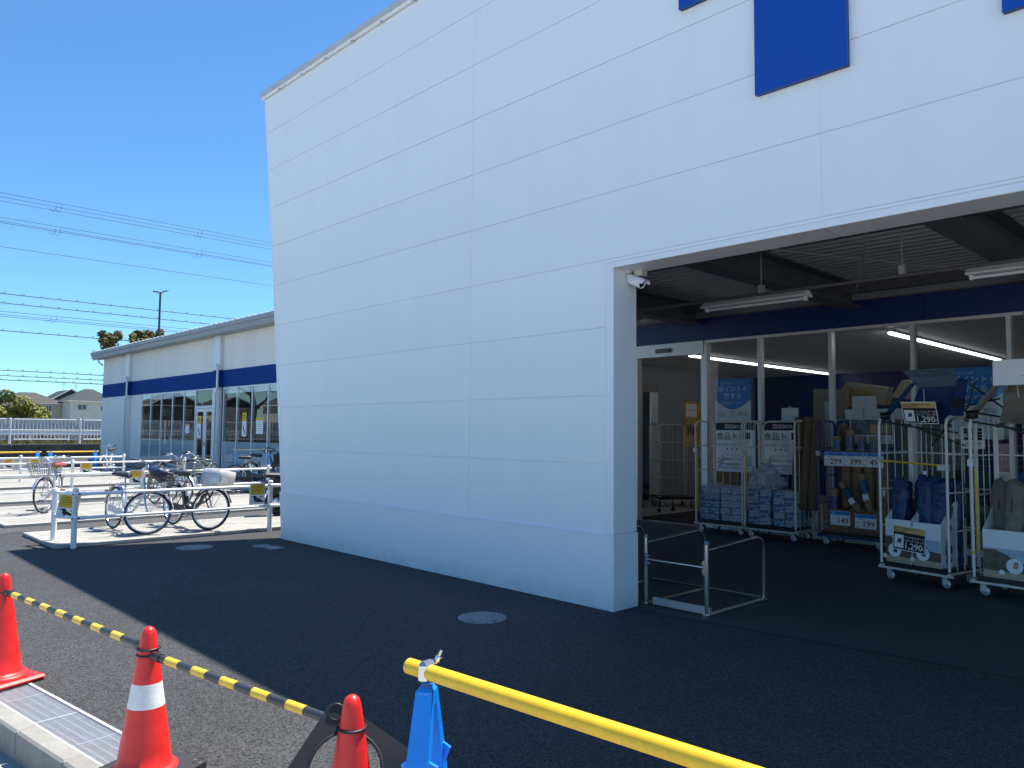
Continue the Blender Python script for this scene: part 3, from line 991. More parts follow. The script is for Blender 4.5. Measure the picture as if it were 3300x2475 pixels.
c1 = cone((-5.98, 1.15, .004), 'red traffic cone with a red square base at the left picture edge', False, .35)
c2 = cone((-3.93, 1.36, .004), 'red traffic cone with a white reflective band and black weight', True, .2, False)
c3 = cone((-2.44, 1.555, .004), 'red traffic cone nearest the blue barrier stand', False, .3)
weight('cone_weight', 'flat black rubber weight around the foot of the banded cone', Matrix.Translation((-3.93, 1.36, .003)) @ Matrix.Rotation(.42, 4, 'Z'), .42, .15)
toc = Vector((2.44, -1.40, .95)).normalized()
Mw = Matrix.Translation((-2.455, 1.54, .435)) @ toc.to_track_quat('Z', 'X').to_matrix().to_4x4() @ Matrix.Rotation(-.62, 4, 'Z')
weight('cone_weight', 'black rubber weight tilted on the cone nearest the blue barrier', Mw, .355, .125)
def conebar(a, b, label, seed):
    a = Vector(a); b = Vector(b)
    t = thing('cone_bar', label, 'bar', a, 0, 'striped bars between the cones')
    d = (b - a); L = d.length; u = d.normalized()
    rr = .0188
    s0, s1 = .085, L - .085
    MB().tube(u * s0, u * s1, rr - .0012, 14).build('core', BARBLK, t)
    n_ = int((s1 - s0 - .10) / .232)
    st = (s1 - s0 - .16) / n_
    for i in range(n_):
        q = s0 + .10 + st * i
        MB().tube(u * q, u * (q + st * .48), rr, 14).build('yellow_band', YELBAND, t)
    for q, sg in ((s0, -1), (s1, 1)):
        MB().tube(u * (q - .03), u * (q + .045), rr + .003, 12).build('end_cap', BLACKPL, t)
    ring = .050
    for c_, dz in ((Vector((0, 0, 0)), .0), (d, .0)):
        MB().ring(c_ + Vector((0, 0, dz)), (0, 0, 1), ring, .0055, 26, 6).build('ring', BLACKPL, t)
    return t
conebar((-5.98, 1.15, .585), (-3.93, 1.36, .600), 'black and yellow striped bar between the left and the banded cone', 1)
conebar((-3.93, 1.36, .572), (-2.44, 1.555, .588), 'black and yellow striped bar between the banded and the nearest cone', 2)

# pipe barrier: blue stands, yellow pipe, clamps
A = Vector((-2.165, 1.602, .855)); B = Vector((-.13, 1.765, .845))
t = thing('pipe_barrier', 'yellow pipe barrier on a blue plastic stand in the foreground', 'barrier', (A.x, A.y, 0))
ro = Vector((-A.x, -A.y, 0))
MB().tube(A + ro, B + ro, .0262, 24).build('pipe', YEL, t)
u = (B - A).normalized(); v_ = Vector((0, 0, 1)).cross(u)
def stand(s):
    c = A + u * s + ro
    c.z = 0
    fr = Matrix(((u.x, v_.x, 0, c.x), (u.y, v_.y, 0, c.y), (0, 0, 1, 0), (0, 0, 0, 1)))
    fc = fr
    fr = fr @ Matrix.Rotation(.55, 4, 'Z')
    mb = MB(); mb.M = fr
    for sg in (-1, 1):
        # leg: tapered hollow blade leaning outwards
        top = [(-.028, sg * .002), (.028, sg * .002), (.028, sg * .034), (-.028, sg * .034)]
        bot = [(-.060, sg * .200), (.060, sg * .200), (.060, sg * .265), (-.060, sg * .265)]
        n_ = 4
        prev = None
        for i in range(n_ + 1):
            k = i / n_
            z = .80 - .80 * k
            kk = k ** .92
            ring = [(a[0] * (1 - k) + b[0] * k, a[1] * (1 - kk) + b[1] * kk, z) for a, b in zip(top, bot)]
            if prev:
                vs = prev + ring
                mb._a(vs, [(0, 1, 5, 4), (1, 2, 6, 5), (2, 3, 7, 6), (3, 0, 4, 7)])
            prev = ring
        mb.poly(prev)
    mb.rbox((0, 0, .775), (.058, .075, .07), .012)
    st = mb.build('stand', BARBLUE, t, recalc=True)
    k = MB(); k.M = fr
    for z in (.60, .45, .30):
        h = (.80 - z) / .80
        for sg in (-1, 1):
            y0 = sg * (.034 + .231 * h)
            xw = .028 + .032 * h
            k.prism([(xw, y0 * .98, z), (xw + .028, y0 * .93, z - .015), (xw, y0 * .9, z - .09)], (0, -sg * .012, 0))
            k.prism([(-xw, y0 * .98, z), (-xw - .022, y0 * .93, z - .015), (-xw, y0 * .9, z - .09)], (0, -sg * .012, 0))
    k.build('gusset', BARBLUE, st, recalc=True)
    k = MB(); k.M = fr
    k.box(-.045, .045, -.145, .145, .36, .40)
    k.build('cross_bar', BARBLUE, st)
    k = MB(); k.M = fc @ Matrix.Translation((0, 0, .855))
    k.rbox((0, 0, 0), (.040, .062, .072), .012)
    cl = k.build('clamp', STEEL, t)
    k = MB(); k.M = fc @ Matrix.Translation((0, 0, .855))
    k.tube((.005, .035, .02), (.018, .048, .062), .006, 8); 
    k.build('bolt', STEEL, cl)
    k = MB(); k.M = fc @ Matrix.Translation((0, 0, .855))
    k.tube((.008, .038, .028), (.013, .043, .042), .012, 6)
    k.build('nut', STEEL, cl)
stand(.09)
stand(1.95)

# the same kind of barrier far off by the retaining wall
def farbar(y0, y1, label, x=-33):
    t = thing('pipe_barrier', label, 'barrier', (x, (y0 + y1) / 2, 0), 0, 'far pipe barriers by the retaining wall')
    h = (y1 - y0) / 2
    MB().tube((0, -h, .76), (0, h, .76), .030, 10).build('pipe', YEL, t)
    for s_ in (-1, 1):
        y = s_ * (h - .12)
        m_ = MB()
        for sg in (-1, 1):
            m_.prism([(sg * .02, y - .06, .72), (sg * .06, y - .06, .72), (sg * .28, y - .06, 0), (sg * .20, y - .06, 0)], (0, .12, 0))
        m_.build('stand', BARBLUE, t, recalc=True)
        MB().cbox((0, y, .76), (.08, .09, .08)).build('clamp', ZINC, t)
farbar(5.3, 7.32, 'far yellow pipe barrier at the left picture edge before the dark wall')
farbar(7.5, 9.28, 'far yellow pipe barrier next to the corner of the shop wing')

# ================================================================ RAILINGS of the bicycle park
def railing(label, x, y0, posts, y1, ztop=.78, zl=.41, stub=None):
    t = thing('railing', label, 'railing', (x, y0, 0), 0, 'white pipe railings of the bicycle park')
    for i, y in enumerate(posts):
        p = MB().lathe([(.038, .0), (.038, ztop + .015), (.041, ztop + .017), (.041, ztop + .03), (.03, ztop + .043), (0, ztop + .048)], n=16).build('post', WHITEP, t)
        p.location = (0, y - y0, 0)
        for z in (ztop - .04, zl):
            MB().lathe([(.038, -.035), (.045, -.03), (.045, .03), (.038, .035)], c=(0, 0, z), n=16).build('collar', WHITEP, p)
            for sg in (-1, 1):
                MB().tube((.03, sg * .03, z), (.05, sg * .05, z), .009, 8).build('bolt', INK, p)
    for z in (ztop - .04, zl):
        MB().tube((0, posts[0] - y0, z), (0, y1 - y0, z), .024, 12).build('rail', WHITEP, t)
        for yj in posts:
            for sg in (-1, 1):
                if y0 < yj + sg * .1 < y1:
                    MB().tube((0, yj - y0 + sg * .03, z), (0, yj - y0 + sg * .13, z), .028, 12).build('sleeve', WHITEP, t)
        if stub:
            MB().tube((0, stub[1] * 0, z), (stub[0], stub[1], z), .024, 12).build('rail', WHITEP, t)
    if stub:
        p = MB().lathe([(.038, .0), (.038, ztop - .01), (.041, ztop), (.03, ztop + .015), (0, ztop + .018)], n=16).build('post', WHITEP, t)
        p.location = (stub[0], stub[1], 0)
    return t
railing('near white railing with a short return leg, beside the white wall', -11.95, 3.09, [3.09, 5.97, 8.85], 11.0, .78, .41, (-.63, -.10))
railing('second white railing, behind the bicycle with the red saddle', -18.0, 3.05, [3.05, 5.99, 8.93], 9.0, .74, .36)
railing('third white railing across the middle of the bicycle park', -23.4, 2.95, [2.95, 5.95, 8.95], 9.0, .76, .38)
railing('farthest white railing, before the dark retaining wall', -26.7, 2.4, [2.4, 5.40, 8.27], 8.27, .80, .42)

# hanging bird-warning bags
def birdbag(p, label, face='X', w_=.26, h=.34, tilt=0.0):
    it = [('rect', .012, h * .46, w_ - .012, h - .012, YINK),
          ('rects', [(w_ * .25, h * .86, w_ * .80, h * .885), (w_ * .2, h * .60, w_ * .28, h * .615), (w_ * .5, h * .595, w_ * .62, h * .61)], GREENINK),
          ('rects', [(w_ * .24 + k * .02, h * .765, w_ * .24 + k * .02 + .014, h * .795) for k in range(7)] + [(w_ * .18 + k * .02, h * .665, w_ * .18 + k * .02 + .014, h * .70) for k in range(8)], REDINK),
          ('poly', [(w_ * .06, h * .36), (w_ * .26, h * .41), (w_ * .34, h * .43), (w_ * .42, h * .40), (w_ * .45, h * .33), (w_ * .60, h * .28), (w_ * .80, h * .20), (w_ * .95, h * .10), (w_ * .75, h * .11), (w_ * .52, h * .09), (w_ * .36, h * .13), (w_ * .27, h * .24), (w_ * .28, h * .34)], INK),
          ('poly', [(w_ * .62, h * .30), (w_ * .68, h * .42), (w_ * .88, h * .41), (w_ * .80, h * .33)], GREYINK),
          ('text', w_ * .32, h * .165, h * .12, 'カラス', GREYINK, .01)]
    x = Vector((0, 1, 0)) if face == 'X' else Vector((.15, .98, 0)).normalized()
    up = Vector((math.sin(.03), math.sin(tilt), math.cos(tilt)))
    up = (up - x * up.dot(x)).normalized()
    if tilt:
        x = Matrix.Rotation(tilt, 3, x.cross(up)) @ x; up = Matrix.Rotation(tilt, 3, x.cross(up)) @ up
    return card('bird_warning_bag', label, 'warning sign', p, x, up, w_, h, it, PAPER, .006, 'yellow bird warning bags tied to the rails', basename='bag')
birdbag((-11.90, 5.59, .45), 'yellow and white crow warning bag tied to the near rail by its post')
birdbag((-11.90, 6.22, .45), 'crow warning bag partly hidden by the edge of the white wall')
birdbag((-12.25, 2.92, .40), 'crumpled crow warning bag on the short return of the near railing', 'Z', .26, .34, -.16)
birdbag((-17.95, 5.68, .45), 'crow warning bag above the black saddle on the second railing', 'X', .27, .30)
birdbag((-23.35, 5.42, .42), 'crow warning bag just behind the red saddle', 'X', .28, .30, .06)
birdbag((-23.35, 6.12, .40), 'crow warning bag on the third railing right of the red saddle', 'X', .30, .32)
birdbag((-26.65, 4.96, .45), 'crooked crow warning bag on the far railing at the left picture edge', 'X', .27, .28, .10)
birdbag((-26.65, 5.61, .45), 'crow warning bag on the far railing above the bicycle basket', 'X', .27, .28)

# ================================================================ BICYCLES
def wheel_parts(par, name, c, M_, r=.335, tyre=TYRE, rimm=CHROME, spokes=28):
    """axle along local Y of M_"""
    root = MB(); root.M = M_
    root.ring((0, 0, 0), (0, 1, 0), r - .016, .017, 36, 8)
    o = root.build(name, tyre, par)
    q = MB(); q.M = M_
    q.ring((0, 0, 0), (0, 1, 0), r - .040, .010, 36, 6)
    q.build('rim', rimm, o)
    q = MB(); q.M = M_
    q.tube((0, -.045, 0), (0, .045, 0), .018, 10)
    q.build('hub', CHROME, o)
    q = MB(); q.M = M_
    for i in range(spokes):
        a = 2 * math.pi * i / spokes
        sg = .03 if i % 2 else -.03
        b = a + (.35 if (i // 2) % 2 else -.35)
        q.tube((.02 * math.cos(b), sg, .02 * math.sin(b)), ((r - .04) * math.cos(a), 0, (r - .04) * math.sin(a)), .0016, 4, caps=False)
    stuff(q.build('spokes', CHROME, o))
    return o
def wire_basket(par, M_, w0, w1, d, h, m, name='basket', mesh=False):
    b = MB(); b.M = M_
    def P(u, v, t):      # u across, v depth, t height 0..1
        ww = w0 + (w1 - w0) * t
        return (v * d + t * .04 * (1 if v > .5 else 0), u * ww / 2, t * h)
    loop = lambda t: [P(-1, 0, t), P(1, 0, t), P(1, 1, t), P(-1, 1, t)]
    b.path(loop(1) , .009, 6, True)
    for t in (0, .2, .4, .6, .8):
        b.path(loop(t), .0045, 4, True)
    n_ = 8
    for i in range(n_ + 1):
        u_ = -1 + 2 * i / n_
        b.path([P(u_, 0, 1), P(u_, 0, 0), P(u_, 1, 0), P(u_, 1, 1)], .004, 4)
    for i in range(1, 6):
        b.path([P(-1, i / 6, 1), P(-1, i / 6, 0), P(1, i / 6, 0), P(1, i / 6, 1)], .004, 4)
    o = b.build(name, m, par)
    if mesh:
        q = MB(); q.M = M_
        for t0 in (0,):
            q._a([P(-1, 0, 0), P(1, 0, 0), P(1, 1, 0), P(-1, 1, 0), P(-.97, .03, .92), P(.97, .03, .92), P(.97, .97, .92), P(-.97, .97, .92)], [(0, 1, 5, 4), (1, 2, 6, 5), (2, 3, 7, 6), (3, 0, 4, 7), (3, 2, 1, 0)])
        q.build('mesh_liner', BLKBASK, o)
    return o
def bike(label, loc, head, steer, fm, sad=SADBLK, basket='wire', lean=-.08, bm=None, rear_basket=False, ebike=False, guards=True, handle='city', z=.055):
    """loc: rear wheel contact; head: heading of the front (radians from +X)"""
    WB = 1.11; r = .335
    M0 = Matrix.Translation((loc[0], loc[1], z)) @ Matrix.Rotation(head, 4, 'Z') @ Matrix.Rotation(lean, 4, 'X')
    t = thing('bicycle', label, 'bicycle', M=M0, group='parked bicycles')
    wheel_parts(t, 'rear_wheel', None, Matrix.Translation((0, 0, r)))
    # steering axis through the head tube
    hb, ht = Vector((WB - .12, 0, .60)), Vector((WB - .20, 0, .86))
    ax = (ht - hb).normalized()
    St = Matrix.Translation(hb) @ Matrix.Rotation(steer, 4, ax) @ Matrix.Translation(-hb)
    wheel_parts(t, 'front_wheel', None, St @ Matrix.Translation((WB, 0, r)))
    f = MB(); f.M = St
    f.path([hb + Vector((-.0, 0, 0)), hb + Vector((.012, 0, -.03))], .019, 8)
    for sg in (-1, 1):
        f.path([hb + Vector((.01, 0, -.02)), hb + Vector((.02, sg * .052, -.06)), hb + Vector((.06, sg * .055, -.16)), (WB, sg * .05, r)], [.013, .013, .011, .008], 8)
    f.tube(hb, ht + ax * .06, .012, 8)
    f.build('fork', fm, t)
    # frame: low step-through
    f = MB()
    bb = Vector((.46, 0, .29)); st = Vector((.30, 0, .72))
    f.tube(hb - ax * .0, ht, .020, 10)
    if ebike:
        f.path([hb + ax * .05, (.82, 0, .42), (.68, 0, .33), bb], [.032, .034, .036, .034], 10)
    else:
        f.path([hb + ax * .03, (.80, 0, .42), (.64, 0, .31), bb], .019, 10)
        f.path([ht - ax * .05, (.78, 0, .60), (.60, 0, .46), (.40, 0, .44)], .015, 8)
    f.tube(bb, st, .017, 8)
    for sg in (-1, 1):
        f.path([bb + Vector((0, sg * .03, 0)), (.2, sg * .05, .32), (0, sg * .06, r)], .010, 6)
        f.path([st - Vector((0, sg * .0, .10)), (.24, sg * .045, .62), (0, sg * .06, r)], .008, 6)
    fr = f.build('frame', fm, t)
    MB().tube(st, st + Vector((-.035, 0, .09)), .0125, 8).build('seat_post', CHROME, t)
    # saddle
    s_ = MB()
    sc = st + Vector((-.05, 0, .11))
    def sad_fn(u, v):
        k = u
        x = -.15 + .30 * k
        wd = (.125 * (1 - k) ** .55 + .026) * (1 if k < .98 else .4)
        a = math.pi * 2 * v
        return (sc.x + x, sc.y + wd * math.cos(a), sc.z + .035 + .045 * math.sin(a) + .012 * (1 - k) - (.012 if k > .9 else 0))
    s_.grid(sad_fn, 10, 14)
    so2 = s_.build('saddle', sad, t)
    q = MB()
    for sg in (-1, 1):
        q.ring((sc.x - .07, sg * .05, sc.z - .02), (0, 0, 1), .022, .006, 12, 5)
    q.build('saddle_spring', CHROME, so2)
    # handlebar
    h = MB(); h.M = St
    hh = ht + ax * .10
    if handle == 'city':
        for sg in (-1, 1):
            h.path([hh, hh + Vector((.03, sg * .06, .07)), hh + Vector((.02, sg * .16, .10)), hh + Vector((-.05, sg * .24, .10)), hh + Vector((-.17, sg * .27, .085))], .0115, 8)
    else:
        h.path([hh + Vector((-.06, -.29, .04)), hh + Vector((0, -.10, .06)), hh + Vector((0, .10, .06)), hh + Vector((-.06, .29, .04))], .0115, 8)
    hb_o = h.build('handlebar', CHROME if not ebike else BIKEBLACK, t)
    for sg in (-1, 1):
        h = MB(); h.M = St
        if handle == 'city':
            h.tube(hh + Vector((-.06, sg * .245, .10)), hh + Vector((-.18, sg * .272, .085)), .016, 8)
        else:
            h.tube(hh + Vector((-.03, sg * .19, .05)), hh + Vector((-.065, sg * .30, .04)), .016, 8)
        h.build('grip', BLACKPL, hb_o)
        h = MB(); h.M = St
        h.path([hh + Vector((.0, sg * .19, .09)), hh + Vector((.04, sg * .22, .08)), hh + Vector((-.07, sg * .285, .06))], .006, 6)
        h.build('brake_lever', CHROME, hb_o)
    h = MB(); h.M = St
    h.lathe([(0, .0), (.022, .002), (.024, .012), (.012, .026), (0, .028)], c=tuple(hh + Vector((.02, .10, .095))), n=12)
    h.build('bell', CHROME, hb_o)
    # mudguards
    if guards:
        for nm, Mx, cx, a0, a1 in (('rear_mudguard', Matrix.Identity(4), 0, -.15, 3.0), ('front_mudguard', St, WB, .35, 2.6)):
            g_ = MB(); g_.M = Mx
            R0 = r + .018
            g_.grid(lambda u, v: (cx - 0 + (R0 + .012 * math.cos((v - .5) * 2.6)) * math.cos(a0 + (a1 - a0) * u), .028 * (v - .5) * 2, r + (R0 + .012 * math.cos((v - .5) * 2.6)) * math.sin(a0 + (a1 - a0) * u)), 16, 4)
            g_.build(nm, fm if not ebike else BIKEBLACK, t)
        MB().cbox((-r - .035, 0, .58), (.012, .05, .035)).build('tail_reflector', REFL, t)
    # rear carrier
    c_ = MB()
    for y in (-.06, .0, .06):
        c_.tube((.16, y, .735), (-.26, y, .735), .005, 6)
    for x in (.14, -.06, -.26):
        c_.tube((x, -.06, .735), (x, .06, .735), .005, 6)
    for sg in (-1, 1):
        c_.tube((-.16, sg * .06, .735), (0, sg * .065, r), .005, 6)
        c_.tube((.14, sg * .06, .735), (.24, sg * .03, .66), .005, 6)
    c_.build('carrier', CHROME if not ebike else BIKEBLACK, t)
    # drive
    d = MB()
    d.prism([(-.07, -.062, r - .05), (-.07, -.062, r + .05), (.46, -.062, .345), (.54, -.062, .29), (.46, -.062, .235)], (0, -.014, 0))
    d.build('chain_case', BLACKPL if ebike else fm, t)
    for sg, a in ((-1, -.6), (1, -.6 + math.pi)):
        e = bb + Vector((.17 * math.cos(a), sg * .09, .17 * math.sin(a)))
        cr = MB().path([bb + Vector((0, sg * .05, 0)), bb + Vector((0, sg * .075, 0)), e], .009, 6).build('crank', CHROME, t)
        MB().rbox((e.x, e.y + sg * .055, e.z), (.085, .085, .024), .006).build('pedal', BLACKPL, cr)
    if ebike:
        MB().rbox((.35, 0, .47), (.085, .085, .30), .012, ry=-.36).build('battery', BIKEBLACK, t)
        MB().lathe([(0, -.06), (.085, -.055), (.095, 0), (.085, .055), (0, .06)], c=tuple(bb + Vector((.0, 0, .0))), n=18, axis='Y').build('motor_unit', BIKEBLACK, t)
        MB().tube((.415, .0, .50), (.355, 0, .70), .030, 10).build('bottle', mat('bottle', (.5, .52, .55), .3), t)
        MB().tube((.36, 0, .69), (.345, 0, .735), .024, 10).build('bottle_cap', REFL, t)
    # stand
    MB().path([(.0, .07, r), (-.06, .16, .06), (-.10, .19, .006)], .007, 6).build('kickstand', CHROME, t)
    # basket
    Mb = St @ Matrix.Translation((WB - .10, 0, .70))
    if basket == 'wire':
        wire_basket(t, Mb, .28, .40, .27, .25, bm or mat('basket wire', (.22, .22, .22), .4, metal=.6))
    elif basket == 'mesh':
        wire_basket(t, Mb, .28, .38, .26, .25, BIKEBLACK, mesh=True)
    elif basket == 'covered':
        wire_basket(t, Mb, .28, .36, .26, .22, BIKEBLACK)
        cvr = MB(); cvr.M = Mb
        def cf(u, v):
            a = 2 * math.pi * u
            k = [0, .05, .3, .62, .92, 1.0][int(v * 5)]
            pr = [.88, .96, 1.0, 1.06, 1.03, .2][int(v * 5)]
            cx, cy = math.cos(a), math.sin(a)
            e = .24
            px_ = math.copysign(abs(cx) ** e, cx) * .17 * pr
            py_ = math.copysign(abs(cy) ** e, cy) * .215 * pr
            zz = -.03 + .31 * k
            nv = noise.noise(Vector((px_ * 9, py_ * 9, zz * 9))) * .018
            return (.14 + px_ + nv, py_ + nv, zz + nv * .6)
        cvr.grid(cf, 32, 5)
        cvr.build('basket_cover', SILVERCLOTH, t)
    f = MB(); f.M = St
    f.tube((WB - .10 + .02, 0, .70), (WB - .02, 0, r + .33), .006, 6)
    f.tube((WB + .10, .10, .70), (WB, .055, r), .004, 6); f.tube((WB + .10, -.10, .70), (WB, -.055, r), .004, 6)
    f.build('basket_stay', CHROME, t)
    f = MB(); f.M = St
    f.lathe([(0, 0), (.032, .0), (.036, -.035), (.02, -.065), (0, -.07)], c=(WB + .085, .06, .62), n=12, axis='X')
    f.build('headlamp', CHROME, t)
    return t, M0 @ Mb
# near pair
tb, Mb_ = bike('silver bicycle with a black saddle and a navy bag in its wire basket', (-13.42, 4.02), rad(6), rad(58), BIKESILVER, lean=-.07)
# navy bag lying in that basket
bg_ = thing('shopping_bag', 'dark navy bag slumped over the wire basket of the silver bicycle', 'bag', M=Mb_ @ Matrix.Translation((.12, 0, .13)))
m_ = MB()
def bagf(u, v):
    a = 2 * math.pi * u; b = math.pi * (v - .5)
    p = Vector((.19 * math.cos(a) * math.cos(b) ** .6, .27 * math.sin(a) * math.cos(b) ** .6, .13 + .085 * math.sin(b) + .03 * math.cos(a * 2)))
    q = noise.noise(p * 9) * .035 + noise.noise(p * 22) * .012
    return p * (1 + q * 3)
m_.grid(bagf, 36, 18); m_.build('cloth', NAVYBAG, bg_)
MB().path([(-.05, -.12, .20), (-.03, -.08, .30), (.0, .06, .31), (.02, .12, .20)], .009, 6).build('handle', NAVYBAG, bg_)
tc, _ = bike('black electric bicycle with a silver covered front basket', (-13.35, 4.93), rad(8), rad(28), BIKEBLACK, basket='covered', ebike=True, lean=-.05)
# red saddle bike
ta, _ = bike('silver bicycle with a dark red saddle, standing alone on the left', (-17.6, 4.20), rad(-24), rad(-20), BIKESILVER, sad=SADRED, lean=-.05)
# two silver bikes behind the near pair
bike('silver bicycle behind the navy bag, only handlebar and basket showing', (-17.35, 6.00), rad(6), rad(20), BIKESILVER, lean=-.05)
bike('silver bicycle half hidden behind the covered basket', (-17.55, 6.40), rad(8), rad(40), BIKESILVER, lean=-.05)
bike('white framed bicycle by the far railing and shop corner', (-29.4, 8.75), rad(-28), rad(-15), BIKEWHITE, basket=None, handle='flat', lean=.04)
bike('black electric bicycle with a dark mesh basket before the shop windows', (-19.75, 8.86), rad(47), rad(10), BIKEBLACK, basket='mesh', ebike=True, lean=-.04)
bike('dark bicycle with mesh basket cut off by the white wall', (-21.2, 9.95), rad(20), rad(25), BIKEBLACK, basket='mesh', lean=-.04)

# scooter mostly behind the wall
sc = thing('scooter', 'black scooter with a clear windshield behind the near railing', 'scooter', (-13.6, 6.95, .055), rad(70))
for nm, x in (('rear_wheel', 0), ('front_wheel', 1.18)):
    o = MB().lathe([(.13, -.045), (.19, -.055), (.235, -.035), (.245, 0), (.235, .035), (.19, .055), (.13, .045)], c=(x, 0, .245), n=28, axis='Y').build(nm, TYRE, sc)
    MB().lathe([(0, -.03), (.13, -.035), (.13, .035), (0, .03)], c=(x, 0, .245), n=24, axis='Y').build('rim', CHROME, o)
m_ = MB().prism([(-.30, -.13, .62), (-.34, -.13, .52), (-.10, -.13, .44), (.30, -.13, .28), (.78, -.13, .26), (.80, -.13, .31), (.42, -.13, .36), (.34, -.13, .66), (.0, -.13, .70)], (0, .26, 0)); m_.build('body', BIKEBLACK, sc, recalc=True)
MB().rbox((.06, 0, .74), (.66, .25, .09), .03, ry=.05).build('seat', SADBLK, sc)
m_ = MB().prism([(.80, -.19, .30), (.86, -.19, .30), (1.02, -.15, .86), (.97, -.15, .90)], (0, .38, 0)); m_.build('leg_shield', BIKEBLACK, sc, recalc=True)
MB().path([(1.18, .07, .245), (1.10, .06, .55), (1.02, 0, .80)], .02, 8).build('fork', CHROME, sc)
MB().lathe([(0, 0), (.25, 0)], n=3).build('number_plate', PAPER, sc).scale = (.01, .4, .3)
MB().path([(.90, -.30, .98), (.98, -.1, .95), (.98, .1, .95), (.90, .30, .98)], .014, 8).build('handlebar', BLACKPL, sc)
m_ = MB().grid(lambda u, v: (1.06 - .16 * v + .04 * math.cos((u - .5) * 3), (u - .5) * .5, .88 + .50 * v), 10, 6); m_.build('windshield', glassmat('windshield', (.75, .8, .84), 1.5), sc)
MB().lathe([(0, 0), (.07, 0), (.075, -.05), (.03, -.09), (0, -.09)], c=(1.10, 0, .80), n=16, axis='X').build('headlamp', CHROME, sc)

# ================================================================ BEYOND THE BICYCLE PARK
struct(MB().poly([(-2500, -2500, .70), (-50.3, -2500, .70), (-50.3, 2500, .70), (-2500, 2500, .70)]).build('raised_ground', SOIL))
rw = thing('retaining_wall', 'dark mossy concrete retaining wall below the white fence', 'wall', (-50, 5, 0))
for i in range(-8, 10):
    y = i * 3.0
    MB().box(-.35, random.uniform(-.006, .006), y + .008, y + 2.992, -.15, .70).build('wall_section', MOSSWALL, rw)
MB().box(-.38, .03, -24, 30, .702, .76).build('capping', mat('mossy capping', (.20, .195, .18), .9, var=.2, vscale=2), rw)
# grass verge behind the capping
gm = MB()
for i in range(9000):
    y = random.uniform(-20, 22); x = -50.5 - abs(random.gauss(0, .5))
    h = random.uniform(.12, .34); dx = random.uniform(-.08, .08); dy = random.uniform(-.1, .1); wd = .02
    gm._a([(x, y - wd, .70), (x, y + wd, .70), (x + dx, y + dy, .70 + h)], [(0, 1, 2)])
stuff(tag(gm.build('grass_verge', GRASSM), 'dry yellow green grass strip under the white fence', 'grass'))
# white guard fence: posts, rails, balusters
fp = MB().rbox((0, 0, .72), (.11, .11, 1.44), .02).mesh('post'); fp.materials.append(WHITEP)
fb = MB().tube((0, 0, 0), (0, 0, 1.10), .021, 6).mesh('baluster'); fb.materials.append(WHITEP)
fr1 = MB().rbox((0, 1.60, 0), (.05, 3.16, .05), .01).mesh('rail'); fr1.materials.append(WHITEP)
k = 0
for i in range(-5, 5):
    y0 = 9.56 + i * 3.50
    lab = {0: 'white barred fence panel on the retaining wall at the left picture edge', 1: 'white barred fence panel ending at the corner of the shop wing'}.get(i, ('white barred guard fence panel, %s one beyond the left picture edge' % ORD[-i - 1]) if i < 0 else 'white barred guard fence panel, %s one hidden behind the shop wing' % ORD[i - 2])
    t = thing('fence_panel', lab, 'fence', (-50.16, y0, .76), 0, 'white guard fence on the wall' if i in (0, 1) else 'guard fence panels beside the road')
    o = bpy.data.objects.new('post', fp); COL.objects.link(o); o.parent = t
    for z in (.26, 1.38):
        o = bpy.data.objects.new('rail', fr1); COL.objects.link(o); o.parent = t; o.location = (0, .15, z)
    for q in range(18):
        o = bpy.data.objects.new('baluster', fb); COL.objects.link(o); o.parent = t; o.location = (0, .22 + q * .18, .27)
# road guard rail, hedge, corrugated fence
gr_ = thing('guard_rail', 'white road guard rail behind the barred fence', 'guard rail', (-52.2, 5, .70))
MB().grid(lambda u, v: (.03 * math.sin(v * 9), -26 + 54 * u, .55 + .32 * v), 1, 10).build('beam', WHITEP, gr_)
for i in range(-12, 14):
    MB().tube((-.06, i * 2.0, 0), (-.06, i * 2.0, .86), .05, 8).build('post', WHITEP, gr_)
def leaf_cloud(pts, n_, size, mb):
    for i in range(n_):
        c, r = random.choice(pts)
        while True:
            v = Vector((random.uniform(-1, 1), random.uniform(-1, 1), random.uniform(-1, 1)))
            if .2 < v.length <= 1:
                break
        v = v.normalized() * (v.length ** .45)
        p = Vector(c) + Vector((v.x * r[0], v.y * r[1], v.z * r[2]))
        s_ = size * random.uniform(.6, 1.4)
        d = (v + Vector((random.uniform(-.7, .7), random.uniform(-.7, .7), random.uniform(-.2, .9)))).normalized()
        a = d.orthogonal().normalized(); a.rotate(Matrix.Rotation(random.uniform(0, 6.28), 3, d))
        b = d.cross(a)
        mb._a([p - a * s_, p - b * s_ * .45, p + a * s_, p + b * s_ * .45], [(0, 1, 2, 3)])
hb_ = MB()
leaf_cloud([((-52.9, 4 + i * .8 - 20, 1.0), (.35, .7, .42 + .1 * math.sin(i * 1.7))) for i in range(46)], 11000, .06, hb_)
stuff(tag(hb_.build('hedge', LEAFD), 'low dark hedge behind the white guard rail', 'hedge'))
cf = thing('corrugated_fence', 'pale corrugated sheet fence behind the guard rail', 'fence', (-54, 5, .70))
csh = MB()
pr = []
y = 0
while y < 1.99:
    pr += [(0, y), (0, y + .12), (.06, y + .14), (.06, y + .24)]
    y += .25
csh._a([(p[0], p[1], z) for z in (0, 1.52) for p in pr], [(i, i + 1, len(pr) + i + 1, len(pr) + i) for i in range(len(pr) - 1)])
cm = csh.mesh('sheet'); cm.materials.append(CORRW)
for i in range(-16, 14):
    o = bpy.data.objects.new('sheet', cm); COL.objects.link(o); o.parent = cf; o.location = (random.uniform(-.004, .004), i * 2.0, 0)
MB().box(.07, .12, -32, 28, 1.48, 1.55).build('top_rail', CORRW, cf)

